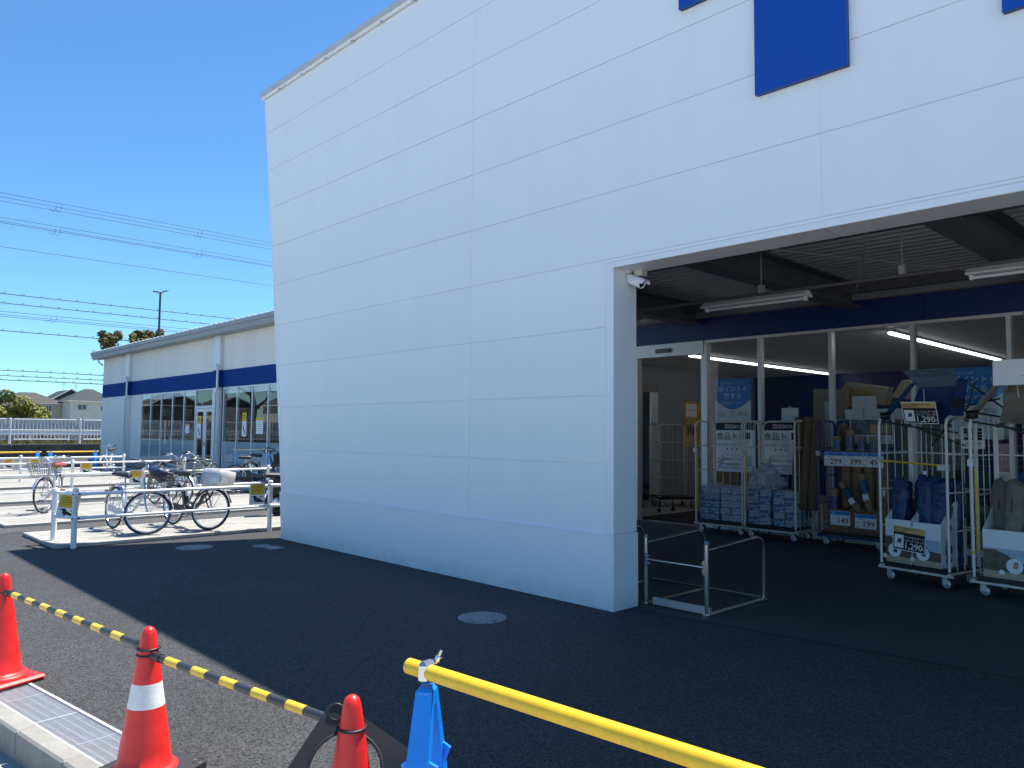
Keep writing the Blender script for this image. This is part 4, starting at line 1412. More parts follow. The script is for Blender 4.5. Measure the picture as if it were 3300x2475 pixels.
def shrub(name, label, cat, c, blobs, leafm, n_, size, trunk=None, group=None):
    t = thing(name, label, cat, c, 0, group)
    mb = MB(); leaf_cloud(blobs, n_, size, mb)
    mb.build('crown', leafm, t)
    tr = MB()
    for p in (trunk or []):
        tr.path(p[0], p[1], 7)
    if trunk:
        tr.build('trunk', BARK, t)
    return t
bl = []
for i in range(26):
    bl.append(((random.uniform(-1.0, 1.0), random.uniform(-2.6, 2.4), 1.1 + random.uniform(0, 1.9) * (1 - abs(i - 13) / 30)), (.55, .55, .5)))
bl += [((0, -1.6, 2.9), (.6, .7, .5)), ((0, .2, 3.0), (.5, .6, .45)), ((.2, 1.6, 2.2), (.6, .6, .5))]
shrub('garden_bush', 'large yellow green bush rising above the corrugated fence', 'bush', (-58.5, 10.6, .70), bl, LEAFA, 15000, .10,
      [([(0, 0, 0), (.1, -.5, 1.2), (0, -1.2, 2.6)], [.14, .1, .04]), ([(0, 0, 0), (0, .6, 1.3), (.1, 1.3, 2.2)], [.13, .09, .04])])
# loquat crown over the roof of the wing, one branch tip at the left edge
bl = [((random.uniform(-.5, .5), y_ + random.uniform(-.35, .35), z_ + random.uniform(-.5, .55)), (.28, .26, .24)) for y_, z_ in ((-1.5, 7.0), (-1.0, 7.1), (.6, 7.3), (1.1, 7.0), (1.8, 7.4)) for q_ in range(6)]
bl += [((0, -1.3, 6.9), (.5, .5, .7)), ((0, -1.0, 6.6), (.6, .55, .75)), ((.2, -.6, 6.2), (.5, .5, .5)), ((0, .75, 7.1), (.4, .4, .4)), ((0, 1.7, 7.1), (.4, .4, .4)), ((.2, .4, 6.3), (.7, .8, .4)), ((0, -1.9, 6.0), (.4, .35, .3)), ((0, 1.0, 6.2), (.6, .6, .4))]
shrub('roof_tree', 'leafy brown green tree crown showing above the wing roof', 'tree', (-58, 17.9, .70), bl, LEAFB, 3600, .17,
      [([(0, 0, 0), (.1, .1, 3), (0, -.4, 5.0), (0, -1.1, 6.8)], [.2, .16, .1, .03]), ([(.1, .1, 3), (.1, .7, 5.4), (0, 1.2, 7.0)], [.12, .07, .02])])
shrub('garden_tree', 'leafy branch of a tree reaching in at the left picture edge', 'tree', (-70, 10.6, .70), [((0, .75, 8.0), (.5, .75, .6)), ((0, -.6, 7.6), (1, 1, .9)), ((0, -1.6, 6.6), (1.2, 1.1, 1))], LEAFB, 1700, .2,
      [([(0, -1, 0), (0, -1, 5), (0, -.4, 7.6)], [.22, .17, .05])])
# pruned street tree seen only mirrored in the shop windows
t = thing('street_tree', 'bare pruned street tree mirrored in the shop windows', 'tree', (-52.2, -.6, .70))
MB().path([(0, 0, 0), (.05, .1, 1.2), (-.05, -.15, 2.4), (.1, .15, 3.6), (0, .3, 4.6)], [.28, .24, .22, .16, .08], 10).build('trunk', BARK, t)
for pth in ([(-.05, -.15, 2.4), (0, -1.0, 3.1), (.1, -1.3, 4.0)], [(.1, .15, 3.4), (0, 1.0, 3.9), (-.1, 1.5, 4.8)], [(0, .3, 4.4), (.1, -.3, 5.4)]):
    MB().path(pth, [.13, .08, .03], 8).build('branch', BARK, t)

# houses
def win(par, M_, w_, h):
    b = MB(); b.M = M_
    b.box(-w_ / 2 - .06, w_ / 2 + .06, -.05, .01, -h / 2 - .06, -h / 2).box(-w_ / 2 - .06, w_ / 2 + .06, -.05, .01, h / 2, h / 2 + .06).box(-w_ / 2 - .06, -w_ / 2, -.05, .01, -h / 2, h / 2).box(w_ / 2, w_ / 2 + .06, -.05, .01, -h / 2, h / 2).box(-.03, .03, -.045, .01, -h / 2, h / 2)
    o = b.build('window', ALU, par)
    b = MB(); b.M = M_
    b.box(-w_ / 2, w_ / 2, -.02, .01, -h / 2, h / 2)
    b.build('pane', DARKGL, o)
def house(label, c, sx, sy, eave, ridge, wallm, roofm, wins, hip=True, axis='Y', ov=.55):
    t = thing('house', label, 'house', (c[0], c[1], .70))
    e = eave - .70; r = ridge - .70
    MB().box(-sx / 2, sx / 2, -sy / 2, sy / 2, 0, e).build('wall', wallm, t)
    a, b = sx / 2 + ov, sy / 2 + ov
    m_ = MB()
    if axis == 'Y':
        k = b - a * .9 if hip else b
        R0, R1 = (0, -k, r), (0, k, r)
        vs = [(-a, -b, e), (a, -b, e), (a, b, e), (-a, b, e), R0, R1]
        fs = [(0, 1, 4), (1, 2, 5, 4), (2, 3, 5), (3, 0, 4, 5), (3, 2, 1, 0)]
    else:
        k = a - b * .9 if hip else a
        vs = [(-a, -b, e), (a, -b, e), (a, b, e), (-a, b, e), (-k, 0, r), (k, 0, r)]
        fs = [(0, 1, 5, 4), (1, 2, 5), (2, 3, 4, 5), (3, 0, 4), (3, 2, 1, 0)]
    m_._a(vs, fs)
    ro_ = m_.build('roof', roofm, t)
    # raised courses on the visible slopes
    if not hip and axis == 'X':
        g2 = MB(); g2.prism([(sx / 2, -sy / 2, e), (sx / 2, sy / 2, e), (sx / 2, 0, r - .2)], (-.1, 0, 0)); g2.build('gable', wallm, t)
        for sg in (-1, 1):
            bb_ = MB(); bb_.prism([(a, sg * b, e + .02), (a, sg * (b + .02), e + .22), (a, 0, r + .22), (a, 0, r + .02)], (.06, 0, 0)); bb_.build('bargeboard', WPAINT, ro_, recalc=True)
    MB().box(-a - .02, a + .02, -b - .02, b + .02, e - .14, e - .01).build('eave_board', WPAINT, t)
    for (y, z, w_, h) in wins:
        win(t, Matrix.Translation((sx / 2, y, z - .70)) @ Matrix.Rotation(math.pi / 2, 4, 'Z'), w_, h)
    return t
K = 140 / 65.
house('white two storey house with a dark slate hip roof beside the shop wing', (-143.2, 38.3), 6.4, 6.9, 6.2, 8.3, STUCCO, ROOFT, [(-1.7, 5.15, 1.25, .85), (1.6, 5.0, .9, .8)], True, 'Y')
house('white house wing with a small balcony at the corner of the shop wing', (-147.5, 44.6), 6.5, 6.0, 6.0, 8.2, STUCCO, ROOFT, [(-2.2, 5.0, .4, .8), (-1.2, 5.0, .8, .8)], True, 'Y')
house('beige walled house with grey tiled roof behind the large bush', (-148.5, 30.5), 7, 8.5, 5.8, 7.6, STUCCO2, ROOFB, [(2.4, 4.9, .9, .9)], True, 'Y')
house('white gabled house with a small attic window, farthest of the houses', (-170, 41.2), 9, 5.6, 7.0, 9.1, STUCCO, ROOFT, [(.2, 7.75, .5, .6)], False, 'X')
house('dark clad house mirrored in the left shop windows', (-134, -24), 8, 7.4, 5.6, 7.6, DARKCLAD, ROOFB, [(-1.8, 4.4, 1.3, 1.0), (1.8, 4.4, 1.3, 1.0)], False, 'X')
house('beige gabled house mirrored in the glass door', (-132, -33), 8, 7.6, 5.4, 7.2, STUCCO2, ROOFT, [(-1.8, 4.3, 1.3, 1.0), (1.9, 4.3, 1.2, 1.0)], False, 'X')
house('beige house with dark roof mirrored right of the glass door', (-120, -41), 9, 9, 5.8, 8.0, STUCCO2, ROOFB, [(-2.4, 4.4, 1.6, 1.0), (1.6, 4.4, 1.4, 1.0)], False, 'X')
house('pale house mirrored in the windows next to the white wall', (-105, -52), 9, 12, 6.0, 8.4, STUCCO, ROOFT, [(-3, 4.4, 1.6, 1.0), (2, 4.4, 1.4, 1.0)], False, 'X')
for y, h, lab in ((37.1, 8.6, 'thin roof aerial on the slate roofed house'), (40.6, 10.0, 'tall thin aerial above the farthest gabled house')):
    t = thing('roof_aerial', lab, 'aerial', (-146 if y < 38 else -168, y, h - 1.0))
    MB().tube((0, 0, 0), (0, 0, 1.6), .03, 5).build('mast', WIREM, t)
    for i in range(4):
        MB().tube((-.03, -.35, 1.0 + i * .15), (.03, .35, 1.0 + i * .15), .015, 4).build('element', WIREM, t)
# parking lamp behind the wing
t = thing('lamp_post', 'black parking lamp post with two flat heads behind the wing roof', 'lamp post', (-46, 15.86, .70))
MB().path([(0, 0, -.7), (0, 0, 8.85)], [.075, .055], 10).build('pole', LAMPM, t)
for sg, tilt in ((-1, .0), (1, .28)):
    MB().path([(0, 0, 8.78), (.05, sg * .16, 8.82 + .06 * (sg > 0))], .03, 6).build('arm', LAMPM, t)
    MB().rbox((.05, sg * .27, 8.85 + .10 * (sg > 0)), (.30, .26, .05), .015, rx=sg * tilt).build('lamp_head', LAMPM, t)
# overhead lines running along the road
WIRES = [(16.75, 0), (16.48, 0), (16.22, 0), (15.16, 0), (14.91, 0), (14.81, 0), (13.26, 0), (10.25, 1), (9.65, 1), (9.10, 0), (8.90, 0), (8.78, 0), (7.87, 1), (5.33, 2), (4.99, 2), (4.72, 1)]
pl = []
for i, (z, kind) in enumerate(WIRES):
    lab = '%s overhead cable counted from the top of the sky' % ORD[i]
    t = thing('overhead_cable', lab, 'cable', (-58, -22, z), 0, 'overhead cables crossing the sky')
    L = 92.
    r = (.016, .027, .024)[kind]
    sag = lambda y: .0006 * ((y - 32) ** 2 - 0) * .35 - .0006 * 0
    pts = [(0, y, .035 * (y - 32) / 30 * (1 if kind == 0 else .25) if z > 8 else 0) for y in range(0, 93, 4)]
    MB().path(pts, r, 5).build('conductor', WIREM, t)
    if kind:
        b = MB()
        y = 24
        while y < 62:
            b.ring((0, y, .05), (1, 0, .2), .055, .014, 8, 4)
            y += 1.05 if kind == 1 else .8
        stuff(b.build('hanger_rings', WIREM, t))
for zt, names in ((16.75, 'upper'), (15.16, 'middle'), (9.10, 'lower')):
    for q, y in enumerate((13.1, 22.6)):
        t = thing('cable_jumper', 'looped jumper hanging from the %s bundle of cables, %s one' % (names, ('left', 'right')[q]), 'cable loop', (-58, y, zt))
        k = .55 if zt > 10 else .3
        for s_ in (0, 1):
            y0 = s_ * .32
            MB().path([(0, y0, -.27 * (1 - s_) * k - .0), (0, y0 - .04, -.5 * k - .1), (0, y0 - .18, -.95 * k - .1), (0, y0 - .3, -.5 * k - .3), (0, y0 - .34, -.3 * k - .25)], .012, 5).build('loop', WIREM, t)
for y, lab in ((-22, 'concrete utility pole left of the picture carrying the cables'), (70, 'concrete utility pole hidden behind the white wall carrying the cables')):
    t = thing('utility_pole', lab, 'utility pole', (-58.25, y, .70))
    MB().path([(0, 0, 0), (0, 0, 17)], [.2, .14], 12).build('pole', POLEM, t)
    for z in (16.0, 14.2, 12.5, 8.2):
        MB().box(-.2, 1.0, -.06, .06, z, z + .1).build('cross_arm', GALV, t)

# ================================================================ ROLL CAGES AND GOODS
def rcage(label, fl, ang, w_, d, paint, h=1.85, strap=None, latch=True, group='wire roll cages at the entrance'):
    """fl: front left corner on the floor; local +X to the right, +Y to the back"""
    t = thing('roll_cage', label, 'roll cage', (fl[0], fl[1], .004), ang, group)
    zb = .20
    MB().box(.02, w_ - .02, .02, d - .02, zb - .035, zb + .015).build('base', BLACKPL, t)
    f = MB()
    for y in (0, d):
        f.tube((-.04, y, zb - .05), (w_ + .04, y, zb - .05), .014, 6)
    for x in (0, w_):
        f.tube((x, -.03, zb - .03), (x, d + .03, zb - .03), .014, 6)
    f.build('base_frame', paint, t)
    def frame_loop(p0, p1):
        a, b = Vector(p0), Vector(p1); u = (b - a).normalized(); c = .09
        Z = Vector((0, 0, 1))
        top = h
        return [a + Z * zb, a + Z * (top - c), a + Z * (top - c * .3) + u * c * .3, a + Z * top + u * c, b + Z * top - u * c, b + Z * (top - c * .3) - u * c * .3, b + Z * (top - c), b + Z * zb]
    for nm, p0, p1, nb in (('side_frame', (0, 0, 0), (0, d, 0), 4), ('side_frame', (w_, 0, 0), (w_, d, 0), 4), ('back_frame', (.02, d + .012, 0), (w_ - .02, d + .012, 0), 6)):
        o = MB().path(frame_loop(p0, p1), .015, 8).build(nm, paint, t)
        a, b = Vector(p0), Vector(p1)
        bars = MB()
        for i in range(1, nb):
            p = a + (b - a) * i / nb
            bars.tube(p + Vector((0, 0, zb)), p + Vector((0, 0, h)), .0045, 6)
        for z in (.62, 1.03, 1.44):
            bars.tube(a + Vector((0, 0, z)), b + Vector((0, 0, z)), .009, 6)
        stuff(bars.build('bars', paint, o))
    for x in (.07, w_ - .07):
        for y in (.06, d - .06):
            c = MB().box(x - .04, x + .04, y - .04, y + .04, zb - .065, zb - .055).box(x - .028, x + .028, y - .03, y - .026, .06, zb - .06).box(x - .028, x + .028, y + .026, y + .03, .06, zb - .06)
            c = c.build('caster', ZINC, t)
            MB().lathe([(.022, -.018), (.048, -.02), (.062, -.014), (.065, 0), (.062, .014), (.048, .02), (.022, .018)], c=(x + .012, y, .065), n=20, axis='Y').build('wheel', TYRE, c)
            MB().lathe([(0, -.022), (.046, -.022), (.046, .022), (0, .022)], c=(x + .012, y, .065), n=20, axis='Y').build('wheel_disc', ZINC, c)
    if latch:
        MB().box(-.025, .03, -.03, .02, 1.33, 1.40).build('latch', ZINC, t)
    if strap == 'across':
        MB().tube((.02, -.02, 1.355), (w_ - .06, -.02, 1.325), .011, 8).build('front_bar', YEL, t)
        MB().box(w_ - .09, w_ + .02, -.03, .02, 1.27, 1.33).build('bar_clip', ZINC, t)
    elif strap == 'down':
        MB().path([(.045, -.015, 1.33), (.055, -.015, .47), (.03, -.015, .45), (-.02, -.01, .45)], .011, 8).build('front_bar', YEL, t)
    return t
Wd = .86
rcage('cream roll cage of tissue packs nearest the door', (-7.27, 11.27), 0, Wd, .58, CREAM, strap='down')
rcage('cream roll cage of tissue packs with crumpled polythene on top', (-6.35, 11.24), 0, .84, .58, CREAM, strap='down')
rcage('blue roll cage of rolled bamboo blinds', (-5.20, 11.36), 0, .90, .58, CAGEBLUE)
AE = -.19
rcage('cream roll cage of blue chair bags with a yellow bar across', (-3.50, 9.22), AE, .76, .62, CREAM, strap='across')
rcage('cream roll cage of khaki chair bags cut by the right picture edge', (-2.50, 9.0), -.10, .80, .62, CREAM, strap='down')
rcage('dim roll cage standing inside the lobby behind the door', (-10.2, 14.35), rad(55), .85, .65, CREAM, group='wire roll cages at the entrance')

# tissue packs: each pack stacked
pk = {}
for k_, m_ in (('b', PACKB), ('g', PACKG)):
    me = MB().rbox((.095, .27, .056), (.184, .50, .108), .012).mesh('pack'); me.materials.append(m_); pk[k_] = me
def stack(x, y, n_, cols, label, grp):
    for i in range(n_):
        for c in range(2):
            o = bpy.data.objects.new('tissue_pack', pk[cols[(i + c) % len(cols)]]); COL.objects.link(o)
            o.location = (x + c * .190 + random.uniform(-.006, .006), y + random.uniform(-.015, .015), .224 + i * .110)
            o.rotation_euler = (0, 0, random.uniform(-.03, .03))
            tag(o, label % (('bottom', 'second lowest', 'middle', 'second highest', 'top')[i] + (' left', ' right')[c]), 'tissue pack', grp)
stack(-7.23, 11.29, 5, 'bb', '%s tissue pack in the left stack of the cage nearest the door', 'tissue packs left stack left cage')
stack(-6.83, 11.29, 5, 'gg', '%s tissue pack in the right stack of the cage nearest the door', 'tissue packs right stack left cage')
stack(-6.33, 11.27, 5, 'bg', '%s tissue pack in the left stack of the second cage', 'tissue packs left stack second cage')
stack(-5.90, 11.27, 5, 'bg', '%s tissue pack in the right stack of the second cage', 'tissue packs right stack second cage')
def poly_sheet(name, label, c, r, seed, amp=.25, hang=0.0):
    m_ = MB()
    def fn(u, v):
        a = 2 * math.pi * u; b = math.pi * (v - .5)
        p = Vector((math.cos(a) * math.cos(b), math.sin(a) * math.cos(b), math.sin(b)))
        q = 1 + amp * (noise.noise(p * 2.2 + Vector((seed, 0, 0))) + .6 * noise.noise(p * 5 + Vector((0, seed, 0))) + .3 * abs(noise.noise(p * 11)))
        return (p.x * r[0] * q, p.y * r[1] * q, p.z * r[2] * q)
    m_.grid(fn, 36, 20)
    o = m_.build(name, POLY)
    o.location = c
    return tag(o, label, 'plastic bag')
poly_sheet('polythene_sheet', 'clear polythene hanging over the left tissue stack', (-7.02, 11.42, .68), (.22, .20, .17), 3, .12)
poly_sheet('polythene_bag', 'crumpled clear polythene bag on the second cage of tissues', (-6.13, 11.52, .93), (.24, .18, .20), 9, .55)

# recycling signs behind the first two cages
def recycle(x, label, w_=.73):
    h = .83
    it = [('rect', 0, h - .125, w_, h, INK), ('text', w_ * .47, h - .066, .085, '回収BOX', WINK, .012),
          ('text', w_ * .49, h - .235, .138, '食品トレー', INK, .016), ('text', w_ * .5, h - .37, .040, '洗って乾かしてから入れてください', INK, .008),
          ('ell', w_ * .30, h - .44, .014, .014, INK), ('ell', w_ * .42, h - .44, .014, .014, INK), ('ell', w_ * .54, h - .44, .014, .014, INK),
          ('text', w_ * .40, h - .55, .055, 'ペットボトル', ORINK, .012), ('text', w_ * .50, h - .62, .045, 'の回収は行ってません！', INK, .012),
          ('text', w_ * .46, h - .705, .045, '各地域の回収日に', INK, .012), ('text', w_ * .48, h - .765, .042, 'ルールを守って処分してください', INK, .01),
          ('poly', [(.045, .08), (.10, .06), (.155, .22), (.15, .27), (.12, .28), (.105, .24)], LBLINK),
          ('poly', [(.03, .235), (.045, .25), (.165, .135), (.15, .12)], ORINK), ('poly', [(.165, .25), (.15, .265), (.03, .15), (.045, .135)], ORINK),
          ('rect', w_ - .13, .10, w_ - .06, .27, LBLINK)]
    return card('recycling_sign', label, 'sign', (x + .02, 11.825, 1.005), (1, 0, 0), (0, 0, 1), w_, h, it, PAPER, .004)
recycle(-7.24, 'white food tray recycling sign behind the cage nearest the door')
recycle(-6.36, 'white food tray recycling sign behind the second cage')
for x, lab in ((-6.86, 'left'), (-6.02, 'right')):
    it = [('rect', .03, .12, .17, .235, INK), ('rects', [(.04, .04 + .02 * k, .16, .05 + .02 * k) for k in range(3)], GREYINK)]
    card('small_notice', 'small bordered notice on the %s tissue cage' % lab, 'notice', (x + .30, 11.50, 1.44), (1, 0, 0), (0, 0, 1), .20, .27, it, PAPER, .003)
# app poster, twice
def app_poster(x, label):
    w_, h = .68, 1.0
    arc = [(0, h), (w_, h), (w_, h - .36)] + [(w_ * (1 - k / 12.), h - .36 - .17 * math.sin(math.pi * k / 12.)) for k in range(1, 12)] + [(0, h - .36)]
    it = [('poly', arc, BLINK), ('text', w_ * .30, h - .075, .042, 'トライアルの', WINK, .01), ('text', w_ * .68, h - .075, .055, 'SU PAY', LBLINK, .004),
          ('text', w_ * .42, h - .175, .115, 'ポイント', WINK, .016), ('text', w_ * .83, h - .185, .07, 'が', WINK, .012),
          ('text', w_ * .50, h - .30, .115, '貯まる', WINK, .016), ('text', w_ * .47, h - .425, .07, 'お得なアプリ', WINK, .014),
          ('text', .125, h - .61, .036, 'ポイント\nカードなし\nで貯まる！', INK, .01), ('text', .33, h - .61, .036, 'お得な\nクーポン\n貯まる！', INK, .01), ('text', .54, h - .61, .036, '電子マネー\n決済できる！', INK, .01)]
    for cx in (.12, .33, .55):
        it.append(('ell', cx, h - .78, .06, .045, LBLINK)); it.append(('ell', cx, h - .782, .05, .036, PAPER))
    card('app_poster', label, 'poster', (x, 12.05, 1.60), (1, 0, 0), (0, 0, 1), w_, h, it, PAPER, .003)
app_poster(-7.36, 'blue and white points app poster beside the entrance door')
app_poster(-3.62, 'blue and white points app poster behind the blue camping chair')
card('white_card', 'blank white card hanging on the glass behind the second cage', 'card', (-6.12, 12.04, 1.87), (1, 0, 0), (0, 0, 1), .29, .21, [('rect', .12, .21, .17, .245, GREYINK)], PAPER, .003)
card('recruiting_poster', 'orange staff recruiting poster on the lobby wall', 'poster', (-11.29, 17.0, 1.30), (0, 1, 0), (0, 0, 1), .98, 1.18,
     [('rect', .02, .02, .60, .75, mat('poster tan', (.55, .36, .14), .6)), ('rect', .06, .78, .56, 1.12, PAPER), ('text', .72, .60, .10, 'た\nだ\nい\nま\n募\n集\n中', INK, .01), ('text', .88, .60, .10, '一\n緒\nに\n働\nく', INK, .01)] +
     [('ell', .14 + .12 * k, .42 + .05 * (k % 2), .05, .13, INK) for k in range(4)] + [('text', .31, .96, .07, 'いっしょに！', REDINK, .01)], mat('poster orange', (.60, .34, .08), .6), .004)

# bamboo screens leaning between the second and the blue cage
def roll_mesh(r, h, ties, m_):
    n_ = 26
    mb = MB()
    mb.lathe([(0, 0), (r * .9, 0), (r, .004), (r, h - .004), (r * .9, h), (0, h)], n=n_, jitter=lambda t, z: 1 + .07 * (int(round(t / (2 * math.pi) * n_)) % 2), smooth=False)
    me = mb.mesh('roll'); me.materials.append(m_)
    tb_ = MB()
    for z in ties:
        tb_.ring((0, 0, z * h), (0, 0, 1), r * 1.06, .003, 20, 4)
    return me, tb_
def roll(label, c, r, h, m_=BAMBOO, rx=0, ry=0, ties=(.1, .25, .4, .55, .7, .85), band=None, tagw=None, grp=None):
    M_ = Matrix.Translation(c) @ Matrix.Rotation(ry, 4, 'Y') @ Matrix.Rotation(rx, 4, 'X')
    t = thing('bamboo_blind', label, 'bamboo blind', M=M_, group=grp)
    me, tb_ = roll_mesh(r, h, ties, m_)
    o = bpy.data.objects.new('roll', me); COL.objects.link(o); o.parent = t
    stuff(tb_.build('tie_threads', THREAD, t))
    if band:
        MB().lathe([(r * 1.10, band[0] * h), (r * 1.11, band[1] * h)], n=20).build('blue_wrapper', mat('blue wrapper', (.03, .075, .18), .3, var=.45, vscale=18), t)
    if tagw:
        MB().box(-r * .9, r * .9, -r * 1.16, -r * 1.12, tagw[0] * h, tagw[1] * h).build('paper_tag', PAPER, t)
    return t
for i, (x, rx, ry) in enumerate(((-5.60, -.07, .03), (-5.46, -.06, .05), (-5.33, -.05, .045))):
    roll('tall brown bamboo screen, %s of three leaning by the blue cage' % ('left', 'middle', 'right')[i], (x, 11.42, .50), .068, 1.42, DKBAMBOO, rx, ry, tuple(.06 + .08 * k for k in range(12)))
roll('tall screen standing inside the back of the blue cage', (-5.02, 11.78, .24), .075, 1.52, DKBAMBOO, -.02, .03, tuple(.06 + .08 * k for k in range(12)))
for i, x in enumerate((-4.97, -4.78, -4.61, -4.44)):
    roll('short rolled blind on the upper shelf, %s from the left' % ORD[i], (x, 11.50, 1.41), .055, .22 + .09 * (i == 1), BAMBOO, 0, 0, (.2, .5, .8), band=(.1, .72), grp='rolled blinds on the upper shelf')
MB().cbox((0, 0, 0), (.86, .5, .02)).build('shelf', CAGEBLUE).location = (-4.75, 11.64, 1.40)
tag(bpy.data.objects['shelf'], 'blue wire shelf across the blue roll cage', 'shelf')
for i, x in enumerate((-4.93, -4.78, -4.60, -4.43)):
    roll('tall rolled blind in the middle row, %s from the left' % ORD[i], (x, 11.72, .56), .072, .72, BAMBOO, 0, .02 * (i % 2), (.15, .35, .55, .75), grp='rolled blinds in the middle row')
roll('rolled blind with white tag tilted left in the brick print box', (-4.62, 11.46, .50), .045, .55, BAMBOO, -.12, -.62, (.1, .3, .5), band=(.48, .80), tagw=(.32, .48))
roll('rolled blind with white tag tilted right in the brick print box', (-4.47, 11.45, .50), .048, .60, BAMBOO, -.10, -.28, (.1, .3, .5), band=(.55, .85), tagw=(.36, .50))
roll('short rolled blind at the left of the brick print box', (-5.02, 11.46, .40), .055, .45, BAMBOO, 0, 0, (.3, .6, .85), band=(.35, .75))
roll('thin rolled blind with white tag at the right of the brick print box', (-4.36, 11.46, .40), .04, .62, BAMBOO, -.05, .12, (.2, .5, .8), tagw=(.62, .76))
roll('thin rolled blind standing upright behind the tilted ones', (-4.70, 11.55, .40), .05, .52, DKBAMBOO, 0, .05, (.3, .6, .85))
# box covered in brick print
bx = thing('brick_print_box', 'low box wrapped in brick printed board in the blue cage', 'box', (-5.14, 11.385, .222))
MB().box(0, .80, 0, .012, 0, .33).build('front', mat('mortar', (.22, .18, .15), .8), bx)
MB().box(0, .012, .012, .45, 0, .33).build('side', CARD, bx)
MB().box(.788, .80, .012, .45, 0, .33).build('side', CARD, bx)
bkm = MB().box(0, .105, -.002, 0, 0, .035).mesh('brick'); bkm.materials.append(mat('printed brick', (.20, .085, .04), .7, var=.35, vscale=5))
for r_ in range(8):
    for c in range(7):
        xx = c * .114 + (.057 if r_ % 2 else 0)
        if xx + .105 < .80:
            o = bpy.data.objects.new('brick', bkm); COL.objects.link(o); o.parent = bx; o.location = (xx + .004, 0, r_ * .041 + .003)
# price cards
def price(x, y, z, n_, label, w_=.28, h=.205):
    it = [('rect', .004, h - .055, w_ - .004, h - .004, BLINK), ('ell', .045, h - .03, .02, .016, LBLINK), ('text', w_ * .6, h - .032, .03, 'Cool', LBLINK, .0),
          ('text', w_ * .33, h - .075, .021, '天津すだれ', INK, .006), ('text', w_ * .63, h * .31, .115, n_, BRINK, .014), ('rects', [(.015, .085, .075, .09), (.015, .018, .045, .026)], INK)]
    card('price_card', label, 'price card', (x, y, z), (1, 0, 0), (0, 0, 1), w_, h, it, PAPER, .003, 'blue headed price cards on the blue cage')
price(-5.10, 11.335, 1.19, '299', 'leftmost blue headed price card on the shelf edge, reading 299')
price(-4.815, 11.335, 1.19, '399', 'middle blue headed price card on the shelf edge, reading 399')
price(-4.53, 11.335, 1.19, '499', 'blue headed price card half hidden behind the cage post')
price(-5.04, 11.375, .325, '149', 'left blue headed price card on the brick print box, reading 149', .29)
price(-4.68, 11.375, .305, '199', 'right blue headed price card on the brick print box, reading 199', .30)
# framed board above the blinds
card('repellent_board', 'grey framed insect repellent board above the rolled blinds', 'board', (-4.90, 11.80, 1.52), (1, 0, 0), (0, 0, 1), .62, .37,
     [('rect', .01, .13, .61, .36, mat('board photo', (.12, .15, .17), .6, var=.6, vscale=9)), ('rect', .29, .15, .60, .28, mat('board tan', (.40, .30, .14), .6)), ('text', .40, .085, .055, '虫よけ', INK, .008), ('text', .36, .035, .03, 'リーブ', INK, .006)], CARDW, .01)

# shelving and boxes behind the glass
sh = thing('display_shelf', 'beige shelf unit with sloping header boards behind the glass', 'shelf', (-4.9, 13.3, .012))
shm = mat('shelf beige', (.38, .33, .24), .6, var=.06, vscale=4)
MB().box(-.9, 1.2, -.25, .35, 0, 2.05).build('cabinet', mat('cabinet', (.30, .29, .26), .7), sh)
for x0 in (-.75, .15):
    MB().prism([(x0, -.25, 2.25), (x0 + .8, -.25, 2.12), (x0 + .83, -.2, 2.40), (x0 + .15, -.2, 2.52)], (0, .25, .02)).build('header_board', shm, sh, recalc=True)
for i, (x, c) in enumerate(((-.55, REDINK), (-.40, ORINK), (-.25, ORINK))):
    MB().box(x, x + .11, -.27, -.262, 2.10, 2.42).build('hanging_strip', mat('strip %d' % i, (.45, .22 + .05 * i, .08), .6, var=.5, vscale=30), sh)
sh2 = thing('folded_stand', 'pale folded display stand behind the second tissue cage', 'display stand', (-5.75, 12.9, .012))
MB().prism([(-.25, 0, 1.2), (.30, 0, 1.2), (.36, 0, 2.38), (-.22, 0, 2.42)], (0, .06, 0)).build('panel', shm, sh2, recalc=True)
MB().box(-.02, .12, -.02, 0, .0, 2.2).build('post', ALUW, sh2)
for nm, x, z, w_, h, rz in (('white carton at the left on the shelf behind the glass', -5.17, 1.89, .285, .16, 0), ('white carton in the middle on the shelf behind the glass', -4.875, 1.89, .285, .16, 0), ('white carton at the right on the shelf behind the glass', -4.58, 1.89, .285, .16, 0), ('white carton sitting on top of the row of cartons', -5.06, 2.056, .30, .20, .05)):
    o = MB().rbox((w_ / 2, .1, h / 2), (w_, .22, h), .004).build('white_carton', CARDW); o.location = (x, 12.28, z); o.rotation_euler = (0, 0, rz)
    tag(o, nm, 'carton')
t = thing('wire_rack', 'white wire rack behind the glass under the white cartons', 'rack', (-5.3, 12.22, .012))
m_ = MB()
for x in (0, 1.15):
    m_.tube((x, 0, 0), (x, 0, 1.88), .012, 6); m_.tube((x, .3, 0), (x, .3, 1.88), .012, 6)
m_.build('frame', WPAINT, t)
for z in (.5, .95, 1.40, 1.876):
    m_ = MB()
    for k in range(7):
        m_.tube((0, k * .05, z), (1.15, k * .05, z), .005, 5)
    for k in range(9):
        m_.tube((k * .1437, 0, z), (k * .1437, .3, z), .004, 5)
    stuff(m_.build('shelf_wires', WPAINT, t))
for i in range(10):
    x = -3.9 + (i % 5) * .24; z = .3 + (i // 5) * .6
    o = MB().rbox((.1, .1, .12), (.19, .16, .24), .01).build('stock_box', [CARD, mat('dark stock', (.05, .05, .06), .5), mat('green stock', (.06, .10, .07), .5), CARDW, BLINK][i % 5])
    o.location = (x, 12.5, z)
    tag(o, '%s stock box on the %s shelf of the dim rack behind the chair cage' % (ORD[i % 5], ('lower', 'upper')[i // 5]), 'box', 'stock boxes behind the chair cage')
t = thing('stock_rack', 'dim wire grid rack behind the chair cages', 'rack', (-4.0, 12.45, .012))
